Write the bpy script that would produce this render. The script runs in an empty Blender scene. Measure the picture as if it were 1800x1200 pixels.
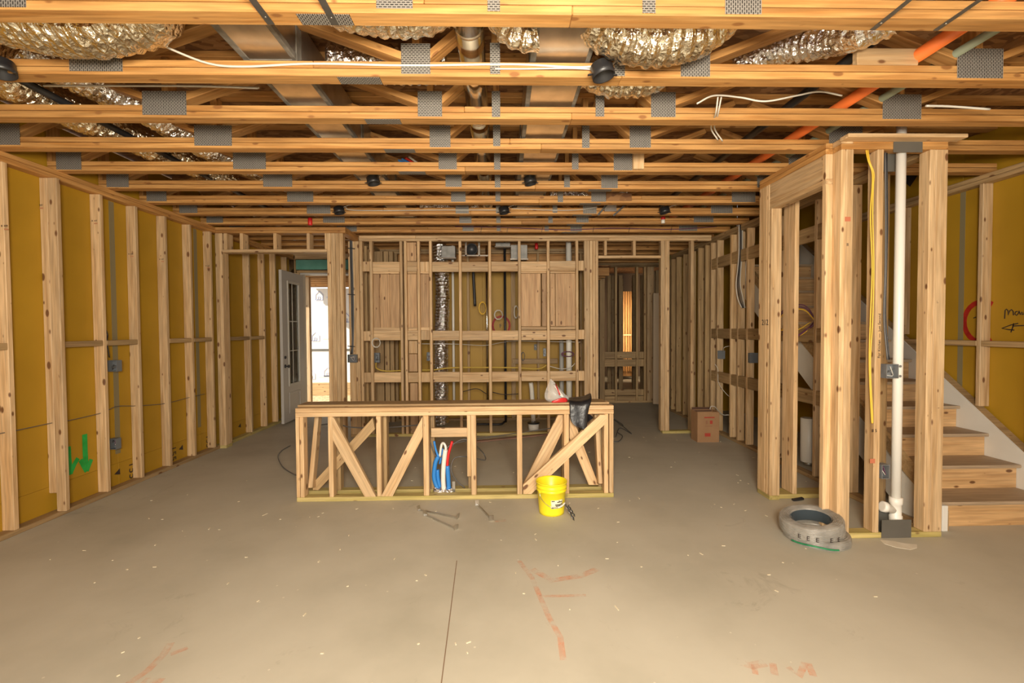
import bpy, math, random
from mathutils import Vector, Matrix, noise as mnoise
random.seed(7)
SC = bpy.context.scene
COL = SC.collection

# ------------------------------------------------------------------ camera
F, PI_, RO, YA, H = 824.76, 0.0261, -0.0062, 0.0238, 1.5
FW = Vector((math.sin(YA)*math.cos(PI_), math.cos(YA)*math.cos(PI_), -math.sin(PI_)))
RT0 = Vector((math.cos(YA), -math.sin(YA), 0)); UP0 = RT0.cross(FW)
RT = RT0*math.cos(RO)+UP0*math.sin(RO); UP = -RT0*math.sin(RO)+UP0*math.cos(RO)
cd = bpy.data.cameras.new('camera'); cam = bpy.data.objects.new('camera', cd); COL.objects.link(cam)
cd.sensor_width = 36; cd.lens = F/1800*36; cd.clip_start = 0.05
M = Matrix.Identity(4)
for i in range(3):
    M[i][0] = RT[i]; M[i][1] = UP[i]; M[i][2] = -FW[i]
M[2][3] = H
cam.matrix_world = M
SC.camera = cam

# ------------------------------------------------------------------ light
SC.view_settings.view_transform = 'Standard'; SC.view_settings.look = 'None'
SC.view_settings.gamma = 1; SC.view_settings.use_curve_mapping = False
SC.view_settings.exposure = 0.0
w = bpy.data.worlds.new('sky'); SC.world = w; w.use_nodes = True
bg = w.node_tree.nodes['Background']; bg.inputs[0].default_value = (0.92, 0.96, 1.0, 1); bg.inputs[1].default_value = 1.2
def area(name, loc, rot, sx, sy, power, col):
    l = bpy.data.lights.new(name, 'AREA'); l.shape = 'RECTANGLE'; l.size = sx; l.size_y = sy
    l.energy = power; l.color = col
    o = bpy.data.objects.new(name, l); COL.objects.link(o); o.location = loc; o.rotation_euler = rot
    return o
R = math.radians
area('flash_bounce', (0.1, -0.5, 1.85), (R(88), 0, 0), 0.9, 0.6, 255, (1.0, 0.88, 0.70))
area('rear_fill_light', (0, -3.2, 1.5), (R(90), 0, 0), 3.2, 2.0, 90, (1.0, 0.93, 0.82))  # unseen fill lamp added behind the camera to brighten the room
sl = bpy.data.lights.new('sun', 'SUN'); sl.energy = 9; sl.angle = R(1); sl.color = (1, .93, .8)
so = bpy.data.objects.new('sun', sl); COL.objects.link(so); so.rotation_euler = Vector((.62, .42, -.66)).to_track_quat('-Z', 'Y').to_euler()
area('far_window_daylight', (3.75, 12.9, 1.5), (R(90), 0, 0), 0.4, 1.6, 30, (1.0, 0.72, 0.45))

# ------------------------------------------------------------------ helpers
def P(px, py, X=None, Y=None, Z=None):
    D = FW + RT*((px-900)/F) + UP*((600-py)/F)
    if X is not None: t = X/D.x
    elif Y is not None: t = Y/D.y
    else: t = (Z-H)/D.z
    return Vector((D.x*t, D.y*t, H+D.z*t))
def XO(px, Y, py=560): return P(px, py, Y=Y).x
def YO(px, X, py=560): return P(px, py, X=X).y
def ZO(py, px, X=None, Y=None): return P(px, py, X=X, Y=Y).z

def mat(name, nodes=None, col=(.5, .5, .5), rough=.6, metal=0., **kw):
    m = bpy.data.materials.new(name); m.use_nodes = True
    b = m.node_tree.nodes['Principled BSDF']
    b.inputs['Base Color'].default_value = (*col, 1); b.inputs['Roughness'].default_value = rough
    b.inputs['Metallic'].default_value = metal
    for k, v in kw.items(): b.inputs[k.replace('_', ' ')].default_value = v
    if nodes: nodes(m.node_tree, b)
    return m
def N(t, typ, **kw):
    n = t.nodes.new(typ)
    for k, v in kw.items():
        if k in ('inp',):
            for a, b in v.items(): n.inputs[a].default_value = b
        else: setattr(n, k, v)
    return n
def ramp(t, stops):
    r = N(t, 'ShaderNodeValToRGB'); e = r.color_ramp.elements
    while len(e) < len(stops): e.new(.5)
    for i, (p, c) in enumerate(stops): e[i].position = p; e[i].color = (*c, 1) if len(c) == 3 else c
    return r
def L(t, a, b): t.links.new(a, b)

def wood(name, c0, c1, knot=(.16, .07, .025), var=.25, knots=True, rough=.62):
    def f(t, b):
        tc = N(t, 'ShaderNodeTexCoord'); oi = N(t, 'ShaderNodeObjectInfo')
        sc = N(t, 'ShaderNodeVectorMath', operation='SCALE'); L(t, oi.outputs['Random'], sc.inputs['Scale']); sc.inputs[0].default_value = (37, 53, 71)
        ad = N(t, 'ShaderNodeVectorMath', operation='ADD'); L(t, tc.outputs['Object'], ad.inputs[0]); L(t, sc.outputs[0], ad.inputs[1])
        m1 = N(t, 'ShaderNodeMapping'); m1.inputs['Scale'].default_value = (1.4, 26, 26); L(t, ad.outputs[0], m1.inputs[0])
        n1 = N(t, 'ShaderNodeTexNoise', inp={'Scale': 1.0, 'Detail': 3.0, 'Distortion': .6}); L(t, m1.outputs[0], n1.inputs['Vector'])
        r1 = ramp(t, [(.34, c0), (.6, c1)]); L(t, n1.outputs[0], r1.inputs[0])
        m2 = N(t, 'ShaderNodeMapping'); m2.inputs['Scale'].default_value = (4, 70, 70); L(t, ad.outputs[0], m2.inputs[0])
        n2 = N(t, 'ShaderNodeTexNoise', inp={'Scale': 1.0, 'Detail': 2.0}); L(t, m2.outputs[0], n2.inputs['Vector'])
        mr = N(t, 'ShaderNodeMapRange', inp={'From Min': .3, 'From Max': .7, 'To Min': .78, 'To Max': 1.12}); L(t, n2.outputs[0], mr.inputs[0])
        # per piece tone
        mv = N(t, 'ShaderNodeMapRange', inp={'To Min': 1-var, 'To Max': 1+var*.35}); L(t, oi.outputs['Random'], mv.inputs[0])
        mm = N(t, 'ShaderNodeMath', operation='MULTIPLY'); L(t, mr.outputs[0], mm.inputs[0]); L(t, mv.outputs[0], mm.inputs[1])
        v = N(t, 'ShaderNodeVectorMath', operation='SCALE'); L(t, r1.outputs[0], v.inputs[0]); L(t, mm.outputs[0], v.inputs['Scale'])
        out = v.outputs[0]
        if knots:
            m3 = N(t, 'ShaderNodeMapping'); m3.inputs['Scale'].default_value = (7, 15, 15); L(t, ad.outputs[0], m3.inputs[0])
            vo = N(t, 'ShaderNodeTexVoronoi', inp={'Scale': 1.0}); L(t, m3.outputs[0], vo.inputs['Vector'])
            # knot size varies per cell
            sx = N(t, 'ShaderNodeSeparateColor'); L(t, vo.outputs['Color'], sx.inputs[0])
            mz = N(t, 'ShaderNodeMapRange', inp={'To Min': -.05, 'To Max': .235}); L(t, sx.outputs[0], mz.inputs[0])
            sb = N(t, 'ShaderNodeMath', operation='SUBTRACT'); L(t, mz.outputs[0], sb.inputs[0]); L(t, vo.outputs['Distance'], sb.inputs[1])
            ml = N(t, 'ShaderNodeMapRange', inp={'From Min': -.03, 'From Max': .05}); L(t, sb.outputs[0], ml.inputs[0])
            mx = N(t, 'ShaderNodeMix', data_type='RGBA'); L(t, ml.outputs[0], mx.inputs[0]); L(t, out, mx.inputs[6]); mx.inputs[7].default_value = (*knot, 1)
            out = mx.outputs[2]
        L(t, out, b.inputs['Base Color'])
        bp = N(t, 'ShaderNodeBump', inp={'Strength': .15, 'Distance': .004}); L(t, n2.outputs[0], bp.inputs['Height']); L(t, bp.outputs[0], b.inputs['Normal'])
    return mat(name, f, rough=rough)

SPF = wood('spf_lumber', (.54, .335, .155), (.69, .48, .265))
SPFD = wood('spf_lumber_darker', (.36, .225, .10), (.47, .315, .15))  # darker tone of the same lumber
SYP = wood('pine_chord', (.41, .185, .045), (.57, .30, .095), knot=(.26, .11, .03), var=.2)
TREAT = wood('treated_lumber', (.42, .34, .10), (.56, .44, .17), var=.15)
PANEL = wood('pine_board', (.46, .27, .13), (.58, .37, .19), var=.25)
TREADM = wood('mdf_tread', (.40, .29, .185), (.45, .335, .215), knots=False, var=.05)
RISER = wood('pine_riser', (.54, .31, .13), (.66, .41, .19), var=.08, rough=.45)

def noisy(c0, c1, scale=3, detail=4, bump=0, dist=.01):
    def f(t, b):
        tc = N(t, 'ShaderNodeTexCoord'); n = N(t, 'ShaderNodeTexNoise', inp={'Scale': scale, 'Detail': detail}); L(t, tc.outputs['Object'], n.inputs['Vector'])
        r = ramp(t, [(.32, c0), (.68, c1)]); L(t, n.outputs[0], r.inputs[0]); L(t, r.outputs[0], b.inputs['Base Color'])
        if bump:
            bp = N(t, 'ShaderNodeBump', inp={'Strength': bump, 'Distance': dist}); L(t, n.outputs[0], bp.inputs['Height']); L(t, bp.outputs[0], b.inputs['Normal'])
    return f
def concrete(t, b):
    tc = N(t, 'ShaderNodeTexCoord')
    n1 = N(t, 'ShaderNodeTexNoise', inp={'Scale': .8, 'Detail': 6, 'Roughness': .6}); L(t, tc.outputs['Object'], n1.inputs['Vector'])
    r1 = ramp(t, [(.25, (.385, .36, .285)), (.5, (.485, .455, .37)), (.75, (.55, .52, .43))]); L(t, n1.outputs[0], r1.inputs[0])
    n2 = N(t, 'ShaderNodeTexNoise', inp={'Scale': 2.6, 'Detail': 8, 'Roughness': .72, 'Distortion': .8}); L(t, tc.outputs['Object'], n2.inputs['Vector'])
    r2 = ramp(t, [(.62, (1, 1, 1)), (.76, (.62, .60, .58))]); L(t, n2.outputs[0], r2.inputs[0])
    mx = N(t, 'ShaderNodeMix', data_type='RGBA', blend_type='MULTIPLY'); mx.inputs[0].default_value = .8; L(t, r1.outputs[0], mx.inputs[6]); L(t, r2.outputs[0], mx.inputs[7])
    vo = N(t, 'ShaderNodeTexVoronoi', inp={'Scale': 6.5}); L(t, tc.outputs['Object'], vo.inputs['Vector'])
    r3 = ramp(t, [(.035, (.9, .85, .7)), (.05, (0, 0, 0))]); L(t, vo.outputs['Distance'], r3.inputs[0])
    ad = N(t, 'ShaderNodeMix', data_type='RGBA', blend_type='LIGHTEN'); ad.inputs[0].default_value = .35; L(t, mx.outputs[2], ad.inputs[6]); L(t, r3.outputs[0], ad.inputs[7])
    L(t, ad.outputs[2], b.inputs['Base Color'])
    n4 = N(t, 'ShaderNodeTexNoise', inp={'Scale': 5, 'Detail': 5}); L(t, tc.outputs['Object'], n4.inputs['Vector'])
    mr = N(t, 'ShaderNodeMapRange', inp={'To Min': .5, 'To Max': .8}); L(t, n4.outputs[0], mr.inputs[0]); L(t, mr.outputs[0], b.inputs['Roughness'])
CONC = mat('concrete_slab', concrete)
YEL = mat('yellow_sheathing', noisy((.36, .20, .010), (.44, .25, .014), 1.3, 3), rough=.55)
TAPE = mat('grey_seam_tape', col=(.23, .19, .10), rough=.6)
def osb(t, b):
    tc = N(t, 'ShaderNodeTexCoord'); mp = N(t, 'ShaderNodeMapping'); mp.inputs['Scale'].default_value = (14, 32, 20); L(t, tc.outputs['Object'], mp.inputs[0])
    v = N(t, 'ShaderNodeTexVoronoi', inp={'Scale': 1.0}); L(t, mp.outputs[0], v.inputs['Vector'])
    s = N(t, 'ShaderNodeSeparateColor'); L(t, v.outputs['Color'], s.inputs[0])
    r = ramp(t, [(0, (.13, .055, .02)), (.6, (.24, .115, .04)), (1, (.34, .18, .075))]); L(t, s.outputs[0], r.inputs[0]); L(t, r.outputs[0], b.inputs['Base Color'])
OSB = mat('osb_deck', osb, rough=.8)
def punched(t, b):
    tc = N(t, 'ShaderNodeTexCoord'); mp = N(t, 'ShaderNodeMapping'); mp.inputs['Rotation'].default_value = (R(90), 0, 0)
    L(t, tc.outputs['Object'], mp.inputs[0])
    sp = N(t, 'ShaderNodeSeparateXYZ'); L(t, tc.outputs['Object'], sp.inputs[0])
    cb = N(t, 'ShaderNodeCombineXYZ'); ad = N(t, 'ShaderNodeMath', operation='ADD'); L(t, sp.outputs['Y'], ad.inputs[0]); L(t, sp.outputs['Z'], ad.inputs[1])
    L(t, ad.outputs[0], cb.inputs[0]); L(t, sp.outputs['X'], cb.inputs[1])
    br = N(t, 'ShaderNodeTexBrick', inp={'Scale': 1.0, 'Mortar Size': .0032, 'Mortar Smooth': .3, 'Brick Width': .019, 'Row Height': .0095, 'Color1': (0.02, .018, .015, 1), 'Color2': (.06, .055, .05, 1), 'Mortar': (.30, .28, .25, 1)})
    L(t, cb.outputs[0], br.inputs['Vector']); L(t, br.outputs[0], b.inputs['Base Color'])
    bp = N(t, 'ShaderNodeBump', inp={'Strength': .8, 'Distance': .003}); L(t, br.outputs['Fac'], bp.inputs['Height']); L(t, bp.outputs[0], b.inputs['Normal'])
PLATE = mat('galvanized_truss_plate', punched, rough=.5, metal=.35)
GALV = mat('galvanized_steel', noisy((.50, .48, .44), (.66, .63, .58), 9, 5), rough=.3, metal=.95)
GALVB = mat('bright_round_duct', noisy((.62, .58, .50), (.74, .70, .62), 4, 3), rough=.17, metal=1)
STEEL = mat('dull_steel_strap', noisy((.10, .095, .085), (.16, .15, .135), 12, 3), rough=.45, metal=.6)
NAILPL = mat('grey_nail_plate', noisy((.125, .118, .10), (.15, .14, .12), 5, 3), rough=.5, metal=.3)
MASTIC = mat('grey_duct_mastic', noisy((.13, .12, .10), (.20, .185, .16), 22, 4, .5), rough=.7)
def foilf(t, b):
    tc = N(t, 'ShaderNodeTexCoord'); v = N(t, 'ShaderNodeTexVoronoi', inp={'Scale': 34.}); L(t, tc.outputs['Object'], v.inputs['Vector'])
    n = N(t, 'ShaderNodeTexNoise', inp={'Scale': 60., 'Detail': 3}); L(t, tc.outputs['Object'], n.inputs['Vector'])
    a = N(t, 'ShaderNodeMath', operation='ADD'); L(t, v.outputs['Distance'], a.inputs[0]); L(t, n.outputs[0], a.inputs[1])
    bp = N(t, 'ShaderNodeBump', inp={'Strength': .75, 'Distance': .012}); L(t, a.outputs[0], bp.inputs['Height']); L(t, bp.outputs[0], b.inputs['Normal'])
FOIL = mat('crinkled_foil', foilf, col=(.86, .80, .66), rough=.16, metal=1)
FOILS = mat('silver_foil', foilf, col=(.85, .84, .82), rough=.12, metal=1)
WHITE = mat('white_pvc', col=(.78, .75, .68), rough=.35)
WCAB = mat('white_cable_jacket', col=(.62, .59, .52), rough=.45)
GCAB = mat('grey_cable_jacket', col=(.11, .105, .10), rough=.45)
BLACK = mat('black_plastic', col=(.018, .018, .02), rough=.4)
BFILM = mat('black_film', noisy((.006, .006, .008), (.02, .02, .022), 8, 4, .5, .03), rough=.38)
YCAB = mat('yellow_cable_jacket', col=(.80, .50, .05), rough=.45)
PURP = mat('purple_cable_jacket', col=(.14, .05, .09), rough=.5)
ORANGE = mat('orange_cpvc', col=(.85, .19, .04), rough=.42)
SAGE = mat('sage_green_conduit', col=(.26, .30, .22), rough=.45)
REDP = mat('red_plastic', col=(.62, .02, .02), rough=.45)
BLUEP = mat('blue_pex', col=(.03, .22, .62), rough=.4)
BLUEBOX = mat('blue_grey_box_plastic', col=(.145, .155, .165), rough=.5)
GBOX = mat('grey_box_steel', noisy((.20, .21, .22), (.28, .29, .30), 14, 2), rough=.45, metal=.4)
YPAIL = mat('yellow_pail_plastic', col=(.88, .74, .02), rough=.38)
LABEL = mat('pale_paper_label', col=(.80, .78, .55), rough=.6)
INK = mat('dark_ink', col=(.03, .02, .02), rough=.6)
GINK = mat('green_spray_paint', noisy((.01, .30, .04), (.02, .40, .07), 20, 3), rough=.6)
RINK = mat('red_spray_paint', noisy((.28, .01, .005), (.42, .02, .01), 20, 3), rough=.6)
def opaint(t, b):
    tc = N(t, 'ShaderNodeTexCoord'); n = N(t, 'ShaderNodeTexNoise', inp={'Scale': 9., 'Detail': 6, 'Roughness': .7}); L(t, tc.outputs['Object'], n.inputs['Vector'])
    r = ramp(t, [(.40, (0, 0, 0)), (.70, (.55, .55, .55))]); L(t, n.outputs[0], r.inputs[0]); L(t, r.outputs[0], b.inputs['Alpha'])
OPAINT = mat('worn_orange_marking_paint', opaint, col=(.85, .36, .20), rough=.7)
DRY = mat('white_drywall', noisy((.66, .63, .56), (.72, .69, .62), 4, 2), rough=.8)
CARD = mat('kraft_cardboard', noisy((.33, .18, .085), (.38, .215, .105), 6, 3), rough=.8)
CARDIN = mat('dark_box_inside', col=(.10, .05, .03), rough=.9)
REDPRINT = mat('red_carton_print', col=(.42, .05, .03), rough=.8)
DOORW = mat('painted_door', col=(.50, .47, .43), rough=.45)
DOORE = mat('door_frame_primed', col=(.62, .58, .50), rough=.6)
def glassn(t, b): pass
GLASS = mat('clear_glass', col=(.9, .95, .92), rough=.03, Transmission_Weight=1.0, IOR=1.1)
WRAP = mat('white_house_wrap', noisy((.78, .76, .70), (.86, .84, .78), 2, 3), rough=.5)
WRAPINK = mat('blue_wrap_print', col=(.42, .46, .62), rough=.6)
TEAL = mat('teal_coated_sheathing', noisy((.09, .26, .20), (.13, .33, .26), 6, 2), rough=.5)
OLIVE = mat('olive_beam_wrap', col=(.38, .36, .06), rough=.5)
DIRT = mat('dry_straw_ground', noisy((.36, .25, .13), (.62, .48, .28), 14, 8, .8, .05), rough=.95)
DARKP = mat('dark_subfloor', col=(.10, .085, .07), rough=.8)
CLEAR = mat('clear_plastic_film', col=(.92, .92, .90), rough=.14, Alpha=.16)
GREENT = mat('green_coil_tag', noisy((.01, .16, .06), (.03, .26, .10), 30, 3), rough=.5)
COILM = mat('grey_coiled_cable', noisy((.15, .14, .12), (.30, .28, .245), 9, 3), rough=.35)
SPLASH = mat('pale_grout_smear', noisy((.62, .57, .46), (.72, .67, .56), 12, 4), rough=.9)

WM = {}
def place(o, parent, mw):
    WM[o.name] = mw
    if parent is not None:
        o.parent = parent; o.matrix_parent_inverse = Matrix.Identity(4)
        o.matrix_basis = WM[parent.name].inverted() @ mw
    else: o.matrix_basis = mw
def mk(name, mesh, parent, mw=None):
    o = bpy.data.objects.new(name, mesh); COL.objects.link(o)
    place(o, parent, mw if mw is not None else Matrix.Identity(4)); return o
def tag(o, label=None, cat=None, group=None, kind=None):
    if label: o['label'] = label
    if cat: o['category'] = cat
    if group: o['group'] = group
    if kind: o['kind'] = kind
    return o
def thing(name, loc, label=None, cat=None, group=None):
    return tag(mk(name, None, None, Matrix.Translation(loc)), label, cat, group)
def struct(name, loc=(0, 0, 0)): return tag(mk(name, None, None, Matrix.Translation(loc)), kind='structure')

BOX = {}
def boxmesh(dx, dy, dz, m, ch=.0035):
    key = (round(dx, 3), round(dy, 3), round(dz, 3), m.name, ch)
    if key in BOX: return BOX[key]
    hx, hy, hz = dx/2, dy/2, dz/2; c = min(ch, hx*.4, hy*.4, hz*.4)
    me = bpy.data.meshes.new('piece')
    if c <= .0004:
        v = [(sx*hx, sy*hy, sz*hz) for sx in (-1, 1) for sy in (-1, 1) for sz in (-1, 1)]
        f = [(0, 1, 3, 2), (4, 6, 7, 5), (0, 4, 5, 1), (2, 3, 7, 6), (0, 2, 6, 4), (1, 5, 7, 3)]
    else:
        v = []; idx = {}
        for sx in (-1, 1):
            for sy in (-1, 1):
                for sz in (-1, 1):
                    for a in range(3):
                        p = [sx*(hx-c), sy*(hy-c), sz*(hz-c)]
                        p[a] = (sx*hx, sy*hy, sz*hz)[a]
                        idx[(sx, sy, sz, a)] = len(v); v.append(tuple(p))
        f = []
        for a in range(3):
            b_, c_ = (a+1) % 3, (a+2) % 3
            for s in (-1, 1):
                q = []
                for (u, w_) in ((-1, -1), (1, -1), (1, 1), (-1, 1)):
                    k = [0, 0, 0]; k[a] = s; k[b_] = u; k[c_] = w_; q.append(idx[(*k, a)])
                f.append(tuple(q) if s > 0 else tuple(reversed(q)))
        for a in range(3):
            b_, c_ = (a+1) % 3, (a+2) % 3
            for u in (-1, 1):
                for w_ in (-1, 1):
                    def K(s, ax):
                        k = [0, 0, 0]; k[a] = s; k[b_] = u; k[c_] = w_; return idx[(*k, ax)]
                    q = (K(-1, b_), K(1, b_), K(1, c_), K(-1, c_))
                    f.append(q if u*w_ < 0 else tuple(reversed(q)))
        for sx in (-1, 1):
            for sy in (-1, 1):
                for sz in (-1, 1):
                    q = tuple(idx[(sx, sy, sz, a)] for a in range(3)); f.append(q if sx*sy*sz > 0 else tuple(reversed(q)))
    me.from_pydata(v, [], f); me.materials.append(m); me.update(); BOX[key] = me; return me

def bx(name, parent, x0, x1, y0, y1, z0, z1, m, ch=.0035):
    """axis aligned piece, mesh local X along its longest side"""
    d = [x1-x0, y1-y0, z1-z0]; c = Vector(((x0+x1)/2, (y0+y1)/2, (z0+z1)/2))
    a = max(range(3), key=lambda i: d[i])
    if a == 0: me = boxmesh(d[0], d[1], d[2], m, ch); rot = Matrix.Identity(4)
    elif a == 1: me = boxmesh(d[1], d[0], d[2], m, ch); rot = Matrix.Rotation(math.pi/2, 4, 'Z')
    else: me = boxmesh(d[2], d[1], d[0], m, ch); rot = Matrix.Rotation(-math.pi/2, 4, 'Y')
    return mk(name, me, parent, Matrix.Translation(c) @ rot)
def lum(name, parent, p0, p1, wid, th, wdir, m, ch=.0035):
    """piece from p0 to p1 (centre line), width wid along wdir, thickness th"""
    p0, p1 = Vector(p0), Vector(p1); ax = (p1-p0); ln = ax.length; ax.normalize()
    wd = Vector(wdir); wd = (wd-ax*wd.dot(ax)).normalized(); td = ax.cross(wd)
    mw = Matrix.Identity(4)
    for i in range(3): mw[i][0] = ax[i]; mw[i][1] = wd[i]; mw[i][2] = td[i]; mw[i][3] = ((p0+p1)/2)[i]
    return mk(name, boxmesh(ln, wid, th, m, ch), parent, mw)

def smooth(pts, n=8):
    pts = [Vector(p) for p in pts]
    if len(pts) < 3: return pts
    out = []
    q = [pts[0]*2-pts[1]]+pts+[pts[-1]*2-pts[-2]]
    for i in range(1, len(q)-2):
        for k in range(n):
            t = k/n; a, b, c, d = q[i-1], q[i], q[i+1], q[i+2]
            out.append(.5*((2*b)+(-a+c)*t+(2*a-5*b+4*c-d)*t*t+(-a+3*b-3*c+d)*t**3))
    out.append(pts[-1]); return out
def tubemesh(pts, rad, m, seg=8, cap=True, shade=True, org=None):
    """rad: number or function(i, n, angle, pos)"""
    org = org or Vector((0, 0, 0)); vs = []; fs = []; n = len(pts); up = None
    for i, p in enumerate(pts):
        t = (pts[min(i+1, n-1)]-pts[max(i-1, 0)]).normalized()
        if up is None:
            up = Vector((0, 0, 1)) if abs(t.z) < .9 else Vector((1, 0, 0))
        up = (up-t*up.dot(t)).normalized(); sd = t.cross(up)
        for k in range(seg):
            a = 2*math.pi*k/seg; r = rad(i, n, a, p) if callable(rad) else rad
            vs.append(p-org+(up*math.cos(a)+sd*math.sin(a))*r)
    for i in range(n-1):
        for k in range(seg):
            a = i*seg+k; b = i*seg+(k+1) % seg; fs.append((a, b, b+seg, a+seg))
    if cap: fs.append(tuple(reversed(range(seg)))); fs.append(tuple(range((n-1)*seg, n*seg)))
    me = bpy.data.meshes.new('tube'); me.from_pydata([tuple(v) for v in vs], [], fs); me.materials.append(m)
    if shade: me.polygons.foreach_set('use_smooth', [len(p.vertices) == 4 for p in me.polygons])
    me.update(); return me
def tube(name, parent, pts, r, m, seg=8, sm=True, n=6):
    pts = [Vector(p) for p in pts]; pp = smooth(pts, n) if sm else pts
    org = pp[0].copy() if parent is None else Vector((0, 0, 0))
    if parent is None: return mk(name, tubemesh(pp, r, m, seg, org=org), None, Matrix.Translation(org))
    return mk(name, tubemesh(pp, r, m, seg), parent)
def flex(name, parent, pts, r, m, seed=0):
    pp = smooth(pts, 14); out = []
    # resample at 11 mm
    acc = 0; out = [pp[0]]
    for a, b in zip(pp, pp[1:]):
        d = (b-a).length
        while acc+d >= .012:
            t = (.012-acc)/d; a = a+(b-a)*t; out.append(a.copy()); d = (b-a).length; acc = 0
        acc += d
    def rad(i, n, a, p):
        v = (0, .009, .011, .004)[i % 4]
        nn = mnoise.noise(Vector((math.cos(a)*2.5+seed, math.sin(a)*2.5, i*.33)))*.010 + mnoise.noise(Vector((math.cos(a)*7, math.sin(a)*7+seed, i*.8)))*.004
        return r-.008+v+nn
    org = out[0].copy() if parent is None else Vector((0, 0, 0))
    me = tubemesh(out, rad, m, 30, org=org, shade=False)
    return mk(name, me, parent, Matrix.Translation(org) if parent is None else None)
def lathe(name, parent, prof, m, loc, axis='Z', seg=24, rot=None, shade=True, cap=True):
    vs = []; fs = []; n = len(prof)
    for (r, z) in prof:
        for k in range(seg):
            a = 2*math.pi*k/seg; vs.append((r*math.cos(a), r*math.sin(a), z))
    for i in range(n-1):
        for k in range(seg):
            a = i*seg+k; b = i*seg+(k+1) % seg; fs.append((a, b, b+seg, a+seg))
    if cap and prof[0][0] > 1e-4: fs.append(tuple(reversed(range(seg))))
    if cap and prof[-1][0] > 1e-4: fs.append(tuple(range((n-1)*seg, n*seg)))
    me = bpy.data.meshes.new('turned'); me.from_pydata(vs, [], fs); me.materials.append(m)
    if shade: me.polygons.foreach_set('use_smooth', [len(p.vertices) == 4 for p in me.polygons])
    me.update()
    mw = Matrix.Translation(loc)
    if rot is not None: mw = mw @ rot
    return mk(name, me, parent, mw)
def ribbon(name, parent, pts, wid, normal, m, th=.0015):
    """painted stroke lying on a surface"""
    nrm = Vector(normal).normalized(); pts = [Vector(p) for p in pts]; vs = []; fs = []; n = len(pts)
    for i, p in enumerate(pts):
        t = (pts[min(i+1, n-1)]-pts[max(i-1, 0)]).normalized(); s = t.cross(nrm).normalized()*wid/2
        vs += [tuple(p-s), tuple(p+s), tuple(p+s+nrm*th), tuple(p-s+nrm*th)]
    for i in range(n-1):
        a = i*4
        for k in range(4): fs.append((a+k, a+(k+1) % 4, a+4+(k+1) % 4, a+4+k))
    fs += [(3, 2, 1, 0), (n*4-4, n*4-3, n*4-2, n*4-1)]
    if th < .0007: fs = [(i*4+3, i*4+2, i*4+6, i*4+7) for i in range(n-1)]
    me = bpy.data.meshes.new('stroke'); me.from_pydata(vs, [], fs); me.materials.append(m); me.update()
    return mk(name, me, parent)
def prism(name, parent, poly, ext, m):
    """polygon (list of 3D points, planar) extruded by vector ext"""
    n = len(poly); vs = [tuple(p) for p in poly]+[tuple(Vector(p)+Vector(ext)) for p in poly]
    fs = [tuple(range(n)), tuple(reversed(range(n, 2*n)))]+[(i, n+i, n+(i+1) % n, (i+1) % n) for i in range(n)]
    me = bpy.data.meshes.new('prism'); me.from_pydata(vs, [], fs); me.materials.append(m); me.update()
    import bmesh; b = bmesh.new(); b.from_mesh(me); bmesh.ops.recalc_face_normals(b, faces=b.faces); b.to_mesh(me); b.free()
    return mk(name, me, parent)
def text(name, parent, s, size, loc, right, up, m, flip=False):
    c = bpy.data.curves.new('txt', 'FONT'); c.body = s; c.size = size; c.extrude = .0008; c.align_x = 'CENTER'; c.align_y = 'CENTER'
    tmp = bpy.data.objects.new('tmp', c); COL.objects.link(tmp)
    me = bpy.data.meshes.new_from_object(tmp.evaluated_get(bpy.context.evaluated_depsgraph_get()))
    bpy.data.objects.remove(tmp); me.materials.clear(); me.materials.append(m)
    r_, u_ = Vector(right).normalized(), Vector(up).normalized(); n_ = r_.cross(u_)
    mw = Matrix.Identity(4)
    for i in range(3): mw[i][0] = r_[i]; mw[i][1] = u_[i]; mw[i][2] = n_[i]; mw[i][3] = Vector(loc)[i]
    return mk(name, me, parent, mw)

# ------------------------------------------------------------------ dimensions
ZC = 2.812; T = .038; W4 = .089
XL = -3.594; XLS = XL-W4; XR = 4.18; XRS = XR+W4
YW1 = 6.05; YW2 = 6.60; X0 = 2.328; YF = 3.235; XR1 = 3.06; YREAR = 7.70; YDOOR = 8.30
T0, SP = 2.0768, .4867
ZD = 3.218

# ------------------------------------------------------------------ floor, deck
fl = tag(mk('floor', boxmesh(8.4, 20, .1, CONC, 0), None, Matrix.Translation((.25, 5.0, -.05))), kind='structure')
ribbon('control_joint', fl, [P(803, 985, Z=.0), P(790, 1090, Z=.0), P(774, 1215, Z=.0)], .005, (0, 0, 1), mat('joint_line', col=(.20, .13, .08), rough=.9), .0008)
for pts, wd in (([(600/2+0, 1130), (575/2, 1150), (520/2, 1178), (455/2, 1200), (420/2, 1220)], .035), ([(300, 1150), (330, 1138)], .03), ([(250, 1197), (285, 1198)], .04),
                ([(912, 985), (935, 1015), (950, 1050), (965, 1085), (985, 1120), (990, 1160)], .03), ([(948, 1048), (1030, 1046)], .025), ([(935, 1000), (970, 1020), (1020, 1012), (1050, 1000)], .05),
                ([(1295, 1162), (1320, 1170), (1345, 1165)], .045), ([(1325, 1166), (1328, 1185)], .025), ([(1358, 1165), (1362, 1186)], .03), ([(1385, 1172), (1405, 1188), (1415, 1165)], .03), ([(1420, 1165), (1430, 1188)], .03),
                ([(870, 916), (890, 914)], .04)):
    ribbon('orange_paint_mark', fl, [P(a, b, Z=0) for a, b in pts], wd, (0, 0, 1), OPAINT, .0006)
ce = tag(mk('ceiling', boxmesh(6.85, 17.6, .02, OSB, 0), None, Matrix.Translation((-.33, 5.9, ZD+.01))), kind='structure')
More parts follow.
